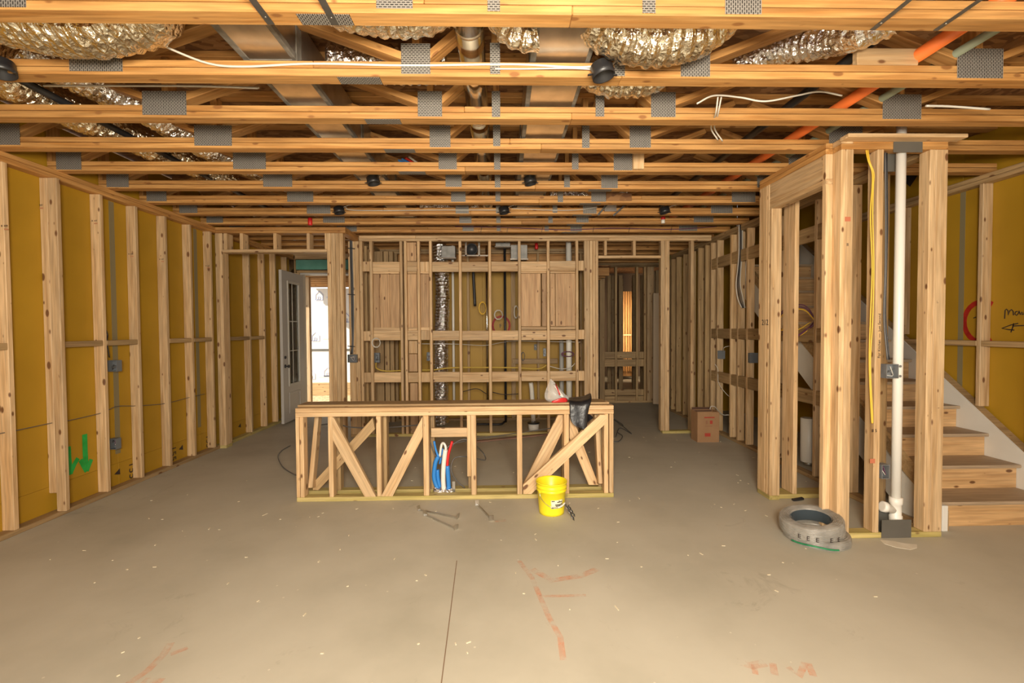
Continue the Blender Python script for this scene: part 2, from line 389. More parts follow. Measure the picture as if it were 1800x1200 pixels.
bx('deck_and_sun_block_panel', ce, 3.1, 4.3, -2.9, 4.25, ZD, ZD+.02, OSB, 0); bx('deck_and_sun_block_panel', ce, 3.1, 4.7, 8.42, 14.7, ZD, ZD+.02, OSB, 0); bx('deck_and_sun_block_panel', ce, 3.05, 4.3, 4.2, 8.45, 5.6, 5.62, OSB, 0); bx('deck_and_sun_block_panel', ce, 3.05, 4.3, 4.226, 4.246, ZD+.021, 5.6, OSB, 0)  # last, upright panel is added to keep the sun off the right wall

# ------------------------------------------------------------------ open web floor trusses
ordn = ['nearest', 'second', 'third', 'fourth', 'fifth', 'sixth', 'seventh', 'eighth', 'ninth', 'tenth']
NODES = [(-3.50, .20, .15), (-2.05, .265, .145), (-.43, .15, .155), (-.02, .052, .16), (.63, .055, .16), (1.03, .155, .155), (2.56, .25, .155)]
PLY = Vector((0, 0, 0))
def truss(k):
    yr = T0+k*SP; yf = yr-W4; x0, x1 = XLS+.005, (4.24 if k <= 4 else XR1+.085)
    if YW1-.02 < yr < YW1+.25: pass
    root = thing('floor_truss', (0, yf, ZC))
    if 0 <= k <= 9:
        lab = {0: 'nearest wooden floor truss across the top of the frame, four metal straps under it',
               1: 'second floor truss from the camera, white cable stapled along its bottom chord'}.get(k, '%s wooden floor truss counting away from the camera, spanning the whole ceiling' % ordn[k])
        tag(root, lab, 'truss', 'open web floor trusses overhead')
    elif k < 0: tag(root, 'wooden floor truss above and behind the camera', 'truss', 'floor trusses behind the camera')
    else: tag(root, 'wooden floor truss over the rooms behind the stud partition', 'truss', 'floor trusses beyond the back partition')
    j = random.uniform(-.5, .9)
    bx('bottom_chord', root, x0, j, yf, yr, ZC, ZC+T-.0005, SYP); bx('bottom_chord', root, j+.001, x1, yf, yr, ZC, ZC+T-.0005, SYP)
    j = random.uniform(-1.5, 1.5)
    bx('upper_ply', root, x0, j, yf+.001, yr-.001, ZC+T+.0035, ZC+2*T, SYP); bx('upper_ply', root, j+.001, x1, yf+.001, yr-.001, ZC+T+.0035, ZC+2*T, SYP)
    bx('top_chord', root, x0, x1, yf, yr, ZD-T, ZD-.0005, SYP)
    zb, zt = ZC+2*T+.001, ZD-T-.001; ym = (yf+yr)/2
    def diag(xa, xb): # bottom xa to top xb
        s = 1 if xb > xa else -1
        lum('web', root, (xa+s*.035, ym, zb+.024), (xb-s*.03, ym, zt-.024), W4-.002, T, (0, 1, 0), SYP)
    tops = {-2.05: (-2.80, -1.28), -.43: (-1.20, -.06), 1.03: (.67, 1.76), 2.56: (1.83, 3.28)}
    for x, (a, b) in tops.items():
        diag(x-.02, a)
        if not (x > 2 and k > 4): diag(x+.02, b)
        bx('web_post', root, x-.019, x+.019, yf+.001, yr-.001, zb, zt, SYP)
    diag(-3.50, -2.88)
    for x in (-.02, .63): bx('web_post', root, x-.019, x+.019, yf+.001, yr-.001, zb, zt, SYP)
    bx('end_post', root, x0, x0+.038, yf+.001, yr-.001, zb, zt, SYP)
    if k <= 9:
        for (x, wd, hh) in NODES:
            if x > XR1 and k > 4: continue
            dz = random.uniform(0, .012)
            bx('connector_plate', root, x-wd/2, x+wd/2, yf-.0022, yf-.0002, ZC+.006+dz, ZC+.006+dz+hh, PLATE, 0)
        xb = -.73 if k <= 4 else .95
        bx('connector_plate', root, xb-.11, xb+.11, yf+.012, yr-.008, ZC-.002, ZC-.0002, PLATE, 0)
    return root
TR = {k: truss(k) for k in range(-2, 17)}
# straps nailed under the first truss
for (px, py, we) in ((477, 42, .03), (590, 43, .03), (1535, 50, .022), (1645, 52, .022)):
    e = P(px, py, Z=ZC); s = bx('metal_strap', TR[0], e.x-we/2, e.x+we/2, 1.2, T0-.012, ZC-.0045, ZC-.0022, STEEL, 0)
    lathe('nail_head', s, [(.0045, -.002), (.0045, 0)], GALV, (e.x, T0-.06, ZC-.0046), seg=10)

# ------------------------------------------------------------------ stud wall makers
def studs_y(wall, X0_, X1_, ys, z0=T, z1=ZC-2*T, m=SPF):
    for y in ys: bx('stud', wall, X0_, X1_, y, y+T, z0+.0005, z1-.0005, m)
def front_studs(wall, Y, lst, py=560, z0=T, z1=ZC-2*T, dep=W4, m=SPF):
    r = []
    for a, b in lst:
        xa, xb = XO(a, Y, py), XO(b, Y, py)
        r.append(bx('stud', wall, xa+.0012, xb-.0012, Y, Y+dep, z0+.0005, z1-.0005, m))
    return r

# left wall (outside wall, yellow sheathing)
wl = struct('wall_left', (XL, 0, 0))
bx('sole_plate', wl, XLS, XL, -3, YW1-.002, 0, T, SPFD)
for z in (ZC-2*T, ZC-T+.001): bx('top_plate', wl, XLS, XL, -3, YW1-.002, z, z+T-.001, SYP)
bx('sole_plate', wl, XLS, XL, YW1+.145, YDOOR-.002, 0, T, TREAT)
for z in (ZC-2*T, ZC-T+.001): bx('top_plate', wl, XLS, XL, YW1+.145, YDOOR-.002, z, z+T-.001, SYP)
yy = -3.0; k = 0
seams = [YO(202, XLS, 600), YO(347, XLS, 600)]
edges = [-3.0, -1.6, -.4, .8, 2.0, 3.25, seams[0], seams[1], 6.9, YDOOR+.2]
for a, b in zip(edges, edges[1:]):
    bx('sheathing_panel', wl, XLS-.014, XLS-.0005, a+.001, b-.001, 0.241, ZD-.01, YEL, .001); bx('sheathing_strip', wl, XLS-.014, XLS+.0015, a+.001, b-.001, 0.001, .24, YEL, .001)
for s in seams: bx('seam_tape', wl, XLS-.0004, XLS+.001, s-.03, s+.03, .33, ZC-2*T-.005, TAPE, 0)
sy = [4.331+.4058*i for i in range(5)]
s0 = YO(25, XL, 925)
ys = sy[:4]+[5.93]+[s0, s0-.406, s0-.812, s0-1.22, s0-1.63, s0-2.03, s0-2.84]
studs_y(wl, XLS, XL, ys)
yp = YO(115, XL+.04, 890)
bx('stud', wl, XLS, XL-.03, yp+.001, yp+T, .19, ZC-2*T-.001, SPF)
bx('stud', wl, XL-.029, XL+.045, yp, yp+T, T*.3+.028, ZC-2*T-.001, SPF)
for pxl in (437, 463, 483, 503): studs_y(wl, XLS, XL, [YO(pxl, XL, 470)])
def fb(wall, x0, x1, ya, yb, z): bx('fire_block', wall, x0, x1, ya+.0005, yb-.0005, z-.024, z+.024, SPFD)
zb = 1.397
for a, b in ((s0-.406+T, s0), (yp+T, sy[0]), (sy[0]+T, sy[1]), (sy[2]+T, sy[3]), (sy[3]+T, 5.93), (YW1+.145, YO(437, XL, 470)), (YO(437, XL, 470)+T, YO(463, XL, 470))):
    fb(wl, XLS, XL, a, b, zb)
# printing and spray paint on the sheathing
XS = XLS+.0022
def lp(x, y): return P(x, y, X=XS)
for gi, (st, wd) in enumerate((([(120, 785), (121, 805), (124, 834)], .045), ([(137, 805), (131, 815), (124, 831)], .04), ([(148.5, 763), (149.5, 795), (151.5, 827)], .05), ([(141, 808), (146, 818), (152, 828)], .04), ([(160, 807), (156, 817), (152, 828)], .04))):
    ribbon('green_arrow_stroke', wl, [lp(*q)+Vector((.0006*gi, 0, 0)) for q in st], wd, (1, 0, 0), GINK, .001)
for (x, y, s) in ((232, 826, .115), (304.5, 797, .115), (365.5, 775, .11)):
    text('printed_number', wl, '155', s, lp(x, y)+Vector((.001, 0, 0)), (0, 0, -1), (0, 1, 0), INK)
for (x, y) in ((206, 830), (318, 787), (421, 748)):
    c = lp(x, y); prism('printed_triangle', wl, [c+Vector((0, -.035, -.01)), c+Vector((0, .035, -.03)), c+Vector((0, .03, .03))], (.001, 0, 0), INK)
tube('wire_in_wall', wl, [P(x, y, X=XL-.045) for x, y in ((-60, 772), (20, 758), (92, 743), (120, 739), (180, 725), (205, 714), (240, 713), (290, 709), (330, 699), (360, 692))], .0032, GCAB, 6)
def ebox(parent, c, sx, sy_, sz, m, open_dir='-Y', name='electrical_box'):
    """open topped box: shell of 5 walls, with wires inside"""
    x, y, z = c; t = .004
    b = bx(name, parent, x-sx/2, x+sx/2, y+sy_/2-t, y+sy_/2, z-sz/2, z+sz/2, m, 0) if parent else None
    if b is None:
        b = bx(name, None, x-sx/2, x+sx/2, y+sy_/2-t, y+sy_/2, z-sz/2, z+sz/2, m, 0)
    bx('box_side', b, x-sx/2, x-sx/2+t, y-sy_/2, y+sy_/2-t, z-sz/2, z+sz/2, m, 0); bx('box_side', b, x+sx/2-t, x+sx/2, y-sy_/2, y+sy_/2-t, z-sz/2, z+sz/2, m, 0)
    bx('box_side', b, x-sx/2+t, x+sx/2-t, y-sy_/2, y+sy_/2-t, z-sz/2, z-sz/2+t, m, 0); bx('box_side', b, x-sx/2+t, x+sx/2-t, y-sy_/2, y+sy_/2-t, z+sz/2-t, z+sz/2, m, 0)
    for i in range(3):
        pts = [Vector((x+random.uniform(-.3, .3)*sx, y+sy_*.3-.6*sy_*j/3, z+random.uniform(-.35, .35)*sz)) for j in range(4)]
        tube('wire', b, pts, .0028, random.choice([INK, WCAB, GCAB, PURP]), 5, True, 3)
    return b
c = P(198, 643, X=XL-.03); tag(ebox(None, (XL-.03, sy[0]+T+.115, c.z), .085, .06, .105, BLUEBOX), 'grey-blue electrical box at mid height on left stud wall, wires showing', 'junction box')
c = P(197, 781, X=XL-.03); tag(ebox(None, (XL-.035, sy[0]+T+.10, c.z), .065, .06, .10, BLUEBOX), 'grey-blue electrical box near the floor on left stud wall', 'junction box')
tube('cable', None, [P(184, 575, X=XL-.04), P(189, 588, X=XL-.04), P(188, 600, X=XL-.03), P(192, 628, X=XL-.03)], .005, BLACK, 6)
tag(bpy.data.objects['cable'], 'short black cable dropping to the upper box on left wall', 'cable')

SMK = mat('pink_stamp_ink', col=(.45, .20, .10))
for (x, y, yy_) in ((8, 402, s0), (70, 365, yp), (230, 450, sy[1]), (284, 459, sy[2]), (166, 392, sy[0]), (365, 470, 5.93)):
    c = P(x, y, Y=yy_-.001); text('grade_stamp', wl, 'II  HT', .02, c+Vector((0, 0, .02)), (1, 0, 0), (0, 0, 1), INK)
    bx('grade_stamp', wl, c.x-.004, c.x+.026, yy_-.0012, yy_-.0004, c.z-.008, c.z+.002, SMK, 0)
# W1 : framed opening to the entry, left rear
w1 = struct('wall_entry', (XL, YW1, 0)); D1 = .14
for z in (ZC-2*T, ZC-T+.001): bx('top_plate', w1, XLS, XO(607, YW1, 405), YW1, YW1+D1, z, z+T-.001, SYP)
xa = XO(393, YW1)
front_studs(w1, YW1, [(380.5, 387), (387, 393)], dep=D1)
zh = ZO(440, 480, Y=YW1); xr = XO(576.5, YW1)
bx('header_plate', w1, xa, xr-.0005, YW1, YW1+D1, zh-.024, zh+.014, SPF)
front_studs(w1, YW1, [(393, 399), (421, 427), (480, 486), (538.5, 544), (570.5, 576)], py=425, z0=zh+.014, dep=D1)
bx('sole_plate', w1, XLS, xa, YW1, YW1+D1, 0, T, TREAT)
bx('sole_plate', w1, XO(576.5, YW1), XO(605, YW1), YW1, YW1+W4, 0, T, TREAT)
front_studs(w1, YW1, [(576.5, 583.5), (583.5, 591), (591, 598), (598, 605)], dep=W4)
# plate running back from W1 to the back wall
xq = XO(607, YW1, 405)
for z in (ZC-2*T, ZC-T+.001): bx('top_plate', w1, xq-.09, xq-.001, YW1+D1+.001, YW2-.001, z, z+T-.001, SYP)

# W2 : long open stud partition at the back of the kitchen
w2 = struct('wall_back', (0, YW2, 0))
xa, xb = XO(633, YW2), XO(1250, YW2)
for i, z in enumerate((ZC-2*T, ZC-T+.001)):
    cut = XO(732 if i else 1070, YW2)
    bx('top_plate', w2, xa, cut, YW2, YW2+W4, z, z+T-.001, SPF); bx('top_plate', w2, cut+.001, xb, YW2, YW2+W4, z, z+T-.001, SPF)
xhall = XO(1052, YW2)
bx('sole_plate', w2, xa, xhall, YW2, YW2+W4, 0, T, TREAT)
bx('sole_plate', w2, XO(1165, YW2), XO(1232, YW2), YW2, YW2+W4, 0, T, TREAT)
st2 = [(633, 638.5), (650.5, 656), (703.5, 708.5), (711, 716), (734, 739), (755, 760), (807, 812), (859, 864), (911, 916), (961.5, 966.5), (1012, 1017), (1027, 1037), (1037, 1042), (1042, 1047), (1047, 1052)]
front_studs(w2, YW2, st2)
front_studs(w2, YW2, [(1161.5, 1169), (1169, 1177), (1214, 1220)])
zh2 = ZO(451, 1100, Y=YW2)
bx('header_plate', w2, xhall+.0005, XO(1161.5, YW2)-.0005, YW2, YW2+W4, zh2-.02, zh2+.018, SPF)
front_studs(w2, YW2, [(1062, 1067), (1113, 1118)], py=430, z0=zh2+.018)
# blocking rows and backing boards
ed = [p for s in st2[:12] for p in s][1:-1]
gaps = [(ed[i], ed[i+1]) for i in range(0, len(ed), 2)]
for (y0, y1) in ((459, 476.5), (580.5, 597.5), (653.5, 671)):
    for a, b in gaps:
        if b-a < 2.7: continue
        za, zb_ = ZO(y1, 850, Y=YW2), ZO(y0, 850, Y=YW2); dz = random.uniform(-.006, .006)
        bx('blocking', w2, XO(a, YW2)+.001, XO(b, YW2)-.001, YW2+.004, YW2+.004+T, za+dz, zb_+dz, SPF)
YB = YW2+.048
def board(a, b, y0, y1, m=PANEL, yy=YB):
    bx('backing_board', w2, XO(a, yy)+.001, XO(b, yy)-.001, yy, yy+.018, ZO(y1, 850, Y=yy), ZO(y0, 850, Y=yy), m)
for a, b in ((656, 668), (668, 685.5), (685.5, 703), (717, 733.5), (739.5, 755)): board(a, b, 481, 577)
board(916, 951, 481, 574); board(952.5, 961, 481, 574); board(967, 976, 481, 574); board(976.5, 1011.5, 481, 574)
for a, b in ((656, 703), (717, 733.5), (739.5, 755), (916, 961), (967, 1011.5)):
    board(a, b, 476.8, 480.6, SPF, YB-.02); board(a, b, 574.4, 580, SPF, YB-.02)
board(716, 733, 425.5, 458.5); board(718, 733, 598, 620, SPF); board(718, 733, 621, 652); board(719, 733, 672, 765)
# red spray paint and letter on rear wall
# P1 : cross wall between entry and utility room
p1 = struct('wall_partition', (-1.95, YW2+.1, 0))
XP = XO(637, YW2+W4)
for z in (ZC-2*T, ZC-T+.001): bx('top_plate', p1, XP-W4, XP, YW2+W4+.001, YDOOR-.003, z, z+T-.001, SPFD)
bx('sole_plate', p1, XP-W4, XP, YW2+W4+.001, YDOOR-.003, 0, T, SPFD)
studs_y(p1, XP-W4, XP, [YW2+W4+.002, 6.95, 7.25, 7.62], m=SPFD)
# stud post with cables at its end (x 612..633 in view)
front_studs(p1, YW2+.001, [(613.5, 625), (625, 632.5)], m=SPF)
bx('sole_plate', p1, XO(613.5, YW2), XO(632.5, YW2), YW2+.001, YW2+W4, 0, T, SPFD)
for (a, b) in ((657, 674), (675.5, 684), (685, 692)):
    yv = 7.45; bx('stud', p1, XO(a, yv), XO(b, yv)-.002, yv, yv+W4, T, ZC-2*T, SPFD)

# rear yellow wall of utility room
wr = struct('wall_rear', (0, YREAR, 0))
xs = [XP+.0, -1.2, -.3, .75, 1.52]
for a, b in zip(xs, xs[1:]): bx('sheathing_panel', wr, a+.001, b-.001, YREAR+W4, YREAR+W4+.012, .001, 2.44, YEL, .001)
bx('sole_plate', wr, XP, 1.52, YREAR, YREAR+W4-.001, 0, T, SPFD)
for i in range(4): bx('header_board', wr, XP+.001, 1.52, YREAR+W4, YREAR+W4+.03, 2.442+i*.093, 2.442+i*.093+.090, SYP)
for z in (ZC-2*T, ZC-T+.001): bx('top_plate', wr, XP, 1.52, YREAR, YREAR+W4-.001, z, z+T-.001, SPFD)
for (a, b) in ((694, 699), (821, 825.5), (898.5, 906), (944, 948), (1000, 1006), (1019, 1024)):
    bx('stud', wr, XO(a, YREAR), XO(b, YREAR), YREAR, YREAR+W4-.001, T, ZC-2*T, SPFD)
bx('rail', wr, XO(900, YREAR-.02), XO(980, YREAR-.02), YREAR-.04, YREAR-.001, ZO(639, 930, Y=YREAR), ZO(630, 930, Y=YREAR), SPFD)
# red oval and letter sprayed on sheathing
YS_ = YREAR+W4-.0008
def ell(cx, cy, rx, ry, a0, a1, n=18): return [(cx+rx*math.cos(a0+(a1-a0)*i/n), cy-ry*math.sin(a0+(a1-a0)*i/n)) for i in range(n+1)]
ribbon('red_spray_arc', wr, [P(x, y, Y=YS_) for x, y in ell(881, 572, 15, 16, 0, 2*math.pi)], .035, (0, -1, 0), RINK, .001)
text('handwritten_letter', wr, 'F', .09, P(880, 573, Y=YS_-.001), (1, 0, .1), (0, 0, 1), INK)

# far hall frame, beyond the doorway
YH = 9.4
wf = struct('wall_hall', (2.5, YH, 0))
def XH(a): return XO(a, YH)
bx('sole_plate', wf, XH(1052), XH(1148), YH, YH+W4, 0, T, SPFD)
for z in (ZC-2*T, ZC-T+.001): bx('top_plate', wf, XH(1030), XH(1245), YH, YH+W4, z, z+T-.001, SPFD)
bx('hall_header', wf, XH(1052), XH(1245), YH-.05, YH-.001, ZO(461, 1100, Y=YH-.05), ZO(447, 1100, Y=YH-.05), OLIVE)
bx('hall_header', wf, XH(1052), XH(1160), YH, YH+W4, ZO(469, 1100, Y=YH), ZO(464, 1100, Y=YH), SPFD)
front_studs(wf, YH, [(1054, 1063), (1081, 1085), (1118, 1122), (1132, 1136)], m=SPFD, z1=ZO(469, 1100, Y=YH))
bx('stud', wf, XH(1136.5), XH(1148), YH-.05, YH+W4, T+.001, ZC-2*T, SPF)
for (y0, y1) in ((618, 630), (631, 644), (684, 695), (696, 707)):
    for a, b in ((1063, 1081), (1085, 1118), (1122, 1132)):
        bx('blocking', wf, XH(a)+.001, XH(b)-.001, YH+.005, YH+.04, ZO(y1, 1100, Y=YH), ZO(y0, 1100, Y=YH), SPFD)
# right side of hall (continues the stair wall) and dim back rooms
wd = struct('wall_far', (3, 12, 0)); UNLIT = mat('unlit_room_board', col=(.16, .115, .08), rough=.9)  # dark board colour stands in for the lack of light back there
for a in (1068, 1075, 1088, 1112, 1126): bx('stud', wd, XO(a, 11.5), XO(a, 11.5)+.09, 11.5, 11.54, 0, ZC, SPFD)
for a in (1092, 1112): bx('stud', wd, XO(a, 12.3), XO(a, 12.3)+.05, 12.3, 12.39, 0, ZC, SPFD)
bx('side_panel', wd, 4.62, 4.66, 8.42, 14.6, 0, ZD, UNLIT, 0); bx('side_panel', wd, -1.76, -1.72, 8.46, 14.6, 0, ZD, UNLIT, 0); bx('back_panel', wd, -1.8, 4.7, 14.6, 14.64, 0, ZD, UNLIT, 0)  # enclosing panels added to stop sky light flooding the hall
for i in range(4):
    x = XO(1095+i*4.3, 13.6); bx('sunlit_stud', wd, x, x+.055, 13.6, 13.69, .25, ZO(512, 1100, Y=13.6), SYP)
bx('sunlit_sill', wd, XO(1095, 13.55), XO(1110, 13.55), 13.53, 13.59, ZO(590, 1100, Y=13.55), ZO(587, 1100, Y=13.55), SPF)
bx('sunlit_panel', wd, XO(1092, 13.7), XO(1112, 13.7), 13.70, 13.72, 0.1, ZO(512, 1100, Y=13.6), SYP)
for xx, y0, y1 in ((3.2, 8.6, 9.3), (3.5, 9.6, 11.4)):
    n = int((y1-y0)/.3)
    for i in range(n+1): bx('stud', wd, xx, xx+W4, y0+i*.3, y0+i*.3+T, 0, ZC, SPFD)
# leaning slab door in the hall
dl = thing('slab_door', (XO(1155, 8.9), 8.9, 0), 'pale unpainted door leaf seen through the doorway at the end of the hall', 'door')
bx('door_leaf', dl, XO(1148, 8.9), XO(1163, 8.9), 8.88, 8.92, .05, ZO(515, 1155, Y=8.9), mat('tan_door_skin', col=(.58, .44, .29), rough=.6), .003)

# ------------------------------------------------------------------ exterior door wall with open door and porch beyond
we = struct('wall_door', (-2.6, YDOOR, 0))
xj0, xj1 = XO(529, YDOOR), XO(634, YDOOR)
zd = ZO(482.5, 560, Y=YDOOR)
bx('stud', we, XLS, XL+.02, YDOOR, YDOOR+.14, 0, ZC, SPFD)
bx('stud', we, XO(509, YDOOR), XO(519, YDOOR), YDOOR, YDOOR+.14, 0, ZC, SPFD)
bx('stud', we, XO(519.5, YDOOR), XO(528, YDOOR), YDOOR, YDOOR+.14, 0, zd+.03, SPF)
bx('stud', we, xj1+.03, xj1+.1, YDOOR, YDOOR+.14, 0, ZC, SPF)
bx('sheathing_panel', we, XL+.02, xj0-.1, YDOOR+.141, YDOOR+.155, 0, ZC, YEL, .001)
bx('door_head_plate', we, xj0-.06, xj1+.03, YDOOR, YDOOR+.14, zd+.032, zd+.07, SPFD)
bx('coated_header', we, xj0-.12, xj1+.1, YDOOR+.03, YDOOR+.13, ZO(473, 560, Y=YDOOR), ZO(456, 560, Y=YDOOR), TEAL, .002)
bx('top_plate', we, xj0-.12, xj1+.1, YDOOR, YDOOR+.14, ZO(455, 560, Y=YDOOR), ZO(446, 560, Y=YDOOR), SPF)
bx('stud', we, XP-W4, XP+.02, YDOOR+.0, YDOOR+.14, 0, ZC, SPFD)
d1 = struct('door_1', (xj0, YDOOR, 0))
bx('door_jamb', d1, xj0-.004, xj0+.028, YDOOR-.01, YDOOR+.15, .02, zd, DOORE); bx('door_jamb', d1, xj1-.004, xj1+.028, YDOOR-.01, YDOOR+.15, .02, zd, DOORE)
bx('head_jamb', d1, xj0, xj1, YDOOR-.01, YDOOR+.15, zd-.001, zd+.03, DOORW)
bx('threshold', d1, xj0, xj1, YDOOR, YDOOR+.15, 0, .02, GALV)
# open leaf: swung toward the camera, hinged at left jamb
near = P(492, 600, Y=7.42); nx = near.x; hx = xj0+.01
near_pt = Vector((XO(492, 7.44, 600), 7.44, 0)); hp = Vector((hx, YDOOR-.012, 0)); ax = (near_pt-hp); lw = ax.length; ax.normalize()
leafroot = thing('entry_door', hp, 'grey painted entry door with tall glass light, standing open at left rear', 'door')
nrm = Vector((-ax.y, ax.x, 0))
if nrm.x < 0: nrm = -nrm
th = .044; hgt = zd-.02
def leafpart(name, s0, s1, z0, z1, off, tk, m, par=leafroot, ch=.002):
    a = hp+ax*s0+nrm*(off)+Vector((0, 0, (z0+z1)/2)); b = hp+ax*s1+nrm*(off)+Vector((0, 0, (z0+z1)/2))
    return lum(name, par, a, b, tk, z1-z0, nrm, m, ch)
g0, g1, gz0, gz1 = .21, lw-.21, .62, hgt-.17
leafpart('lower_panel', 0, lw, .03, gz0, .022, th, DOORW); leafpart('top_rail', 0, lw, gz1, hgt, .022, th, DOORW)
leafpart('hinge_stile', 0, g0, gz0, gz1, .022, th, DOORW); leafpart('latch_stile', g1, lw, gz0, gz1, .022, th, DOORW)
gl = leafpart('glass_light', g0, g1, gz0, gz1, .022, .008, GLASS, ch=0)
for a, b, c_, d_ in ((g0-.02, g0+.02, gz0-.02, gz1+.02), (g1-.02, g1+.02, gz0-.02, gz1+.02), (g0, g1, gz0-.02, gz0+.02), (g0, g1, gz1-.02, gz1+.02)):
    leafpart('glass_bead', a, b, c_, d_, .05, .012, DOORE)
leafpart('muntin', (g0+g1)/2-.008, (g0+g1)/2+.008, gz0, gz1, .022, .014, DOORE)
for q in (.33, .62): leafpart('muntin', g0, g1, gz0+(gz1-gz0)*q-.008, gz0+(gz1-gz0)*q+.008, .022, .016, DOORE)
for a, b, c_, d_ in ((g0, g1, .16, .19), (g0, g1, .47, .50), (g0-.005, g0+.02, .16, .5), (g1-.02, g1+.005, .16, .5)): leafpart('panel_moulding', a, b, c_, d_, .047, .008, DOORW)
kp = hp+ax*(lw-.07)+nrm*.046+Vector((0, 0, ZO(644, 500, Y=7.46)))
rm = nrm.to_track_quat('Z', 'Y').to_matrix().to_4x4()
lathe('door_knob', leafroot, [(.03, 0), (.03, .006), (.010, .012), (.010, .035), (.026, .05), (.027, .062), (.012, .072)], BLACK, kp, rot=rm, seg=16)
lathe('deadbolt', leafroot, [(.024, 0), (.022, .014), (.01, .018)], BLACK, kp+Vector((0, 0, .14)), rot=rm, seg=16)
# porch
po = struct('floor_porch', (-2.5, 9.8, 0))
bx('porch_ground', po, -9, -1.75, YDOOR+.16, 14.6, -.06, .006, DIRT, 0)
for i in range(14):
    a = random.uniform(-3.4, -1.6); y = random.uniform(9.0, 10.6); s = random.uniform(.04, .14)
    lum('broken_board', po, (a, y, .02), (a+s*2, y+random.uniform(-.2, .2), .025), .05, .02, (0, 1, 0), SPFD)
ww = struct('wall_porch', (-2.5, 10.9, 0))
for i in range(3): bx('house_wrap', ww, -4.4+i*1.6, -2.802+i*1.6, 10.9, 10.92, [.3, .3, .3][i], 2.46, WRAP, 0)
bx('sill_board', ww, -4.4, .4, 10.85, 10.92, .0, .29, SPFD)
bx('wrap_seam_tape', ww, -4.4, .4, 10.893, 10.899, ZO(617, 570, Y=10.9), ZO(613, 570, Y=10.9), NAILPL, 0)
for (x, y) in ((561, 521), (554.5, 593), (547, 660), (576, 655), (608.5, 560)):
    c = P(x, y, Y=10.892); s = .085
    for st in ([(-1, -.9), (-1, .5), (0, 1.5), (1, .5), (1, -.9), (-1, -.9)], [(-.35, -.9), (-.35, 0), (.2, 0), (.2, -.9)]):
        ribbon('wrap_house_mark', ww, [c+Vector((a*s, 0, b*s)) for a, b in st], .024, (0, -1, 0), WRAPINK, .001)
    if x != 608.5: ribbon('wrap_print_line', ww, [c+Vector((.16, 0, -.02)), c+Vector((.42, 0, -.02))], .03, (0, -1, 0), mat('pale_wrap_print', col=(.66, .68, .74)), .001)
for i in range(7): bx('porch_joist', ww, -4.4, 2, 8.6+i*.34, 8.64+i*.34, 2.47, 2.62, SYP)
bx('porch_soffit', ww, -4.4, 2.0, 8.46, 10.92, 2.625, 2.645, OSB, 0)
bx('porch_post', ww, XO(536, 8.9), XO(544, 8.9), 8.9, 8.99, 0.0, 2.6, SPF)

# ------------------------------------------------------------------ stair side wall R1
r1 = struct('wall_stair', (XR1, 5, 0))
for z in (ZC-2*T, ZC-T+.001): bx('top_plate', r1, XR1, XR1+W4, YF+W4+.002, 8.4, z, z+T-.001, SPFD)
bx('sole_plate', r1, XR1, XR1+W4, YF+W4+.002, 8.4, 0, T, SPFD)
ysr = [YO(1314, XR1), YO(1302, XR1+.03)+.0, YO(1285, XR1), YO(1261, XR1), YO(1250, XR1), YO(1434, XR1, 620), YO(1494, XR1, 700), 5.15]
for y in ysr: bx('stud', r1, XR1, XR1+W4, y, y+T, T+.001, ZC-2*T-.001, SPF)
for q in (0, .0385, .077): bx('stud', r1, XR1, XR1+W4, 3.74+q, 3.74+q+T, T+.001, ZC-2*T-.001, SPFD)
for y in (6.95, 7.2, 7.5, 7.8, 8.1, 8.35): bx('stud', r1, XR1, XR1+W4, y, y+T, T+.001, ZC-2*T-.001, SPFD)
ysort = sorted(ysr)
rows = ((ZO(473, 1253, X=XR1), ZO(455, 1253, X=XR1)), (ZO(594, 1253, X=XR1), ZO(577.5, 1253, X=XR1)), (ZO(668, 1251, X=XR1), ZO(651, 1251, X=XR1)))
for (za, zb_) in rows:
    for a, b in ((ysr[0]+T, ysr[2]), (ysr[2]+T, ysr[3]), (ysr[3]+T, ysr[4]), (ysr[7]+T, ysr[0]), (ysr[5]+T, ysr[7]), (ysr[6]+T, ysr[5])):
        bx('blocking', r1, XR1-.001+.002, XR1+.002+T, a+.001, b-.001, za, zb_, SPFD)
# stairs
run, rise, n = .254, .195, 12; ys0 = 3.41; xs0, xs1 = 3.255, XR-.022
def nz(y): return rise+(y-ys0)*rise/run
stair = tag(mk('staircase', None, None, Matrix.Translation((xs0, ys0, 0))), 'wooden staircase with pine risers and brown bullnose treads rising at the right', 'staircase')
for i in range(n):
    y = ys0+i*run; z = i*rise
    bx('riser', stair, xs0, xs1, y, y+.019, z+(.0 if i == 0 else .001), z+rise-.028, RISER, .001)
    tr = [(-.032, .0), (-.036, -.013), (-.032, -.026), (-.026, -.0275), (run+.018, -.0275), (run+.018, 0)]
    prism('tread', stair, [Vector((xs0-.001, y+a, z+rise+b)) for a, b in tr], (xs1-xs0+.002, 0, 0), TREADM)
    if i == 0: pass
def slope(name, par, x0, x1, o0, o1, m, y0=ys0-.05, y1=ys0+n*run, cut=True):
    """board following the stair slope between vertical offsets o0..o1 from the nosing line"""
    pts = [Vector((x0, y0, max(nz(y0)+o0, 0.001))), Vector((x0, y1, nz(y1)+o0)), Vector((x0, y1, nz(y1)+o1)), Vector((x0, y0, nz(y0)+o1))]
    if nz(y0)+o0 < 0:
        yc = ys0+(-o0-rise)*run/rise
        pts = [Vector((x0, y0, .001)), Vector((x0, yc, .001))]+pts[1:]
    return prism(name, par, pts, (x1-x0, 0, 0), m)
slope('skirt_board', stair, xs0-.014, xs0-.0015, -.42, .03, DRY)
slope('stringer', stair, xs0-.052, xs0-.0145, -.02, .10, SPFD)
slope('skirt_board', stair, XR-.020, XR-.006, -.35, .13, DRY, y0=ys0-.25)
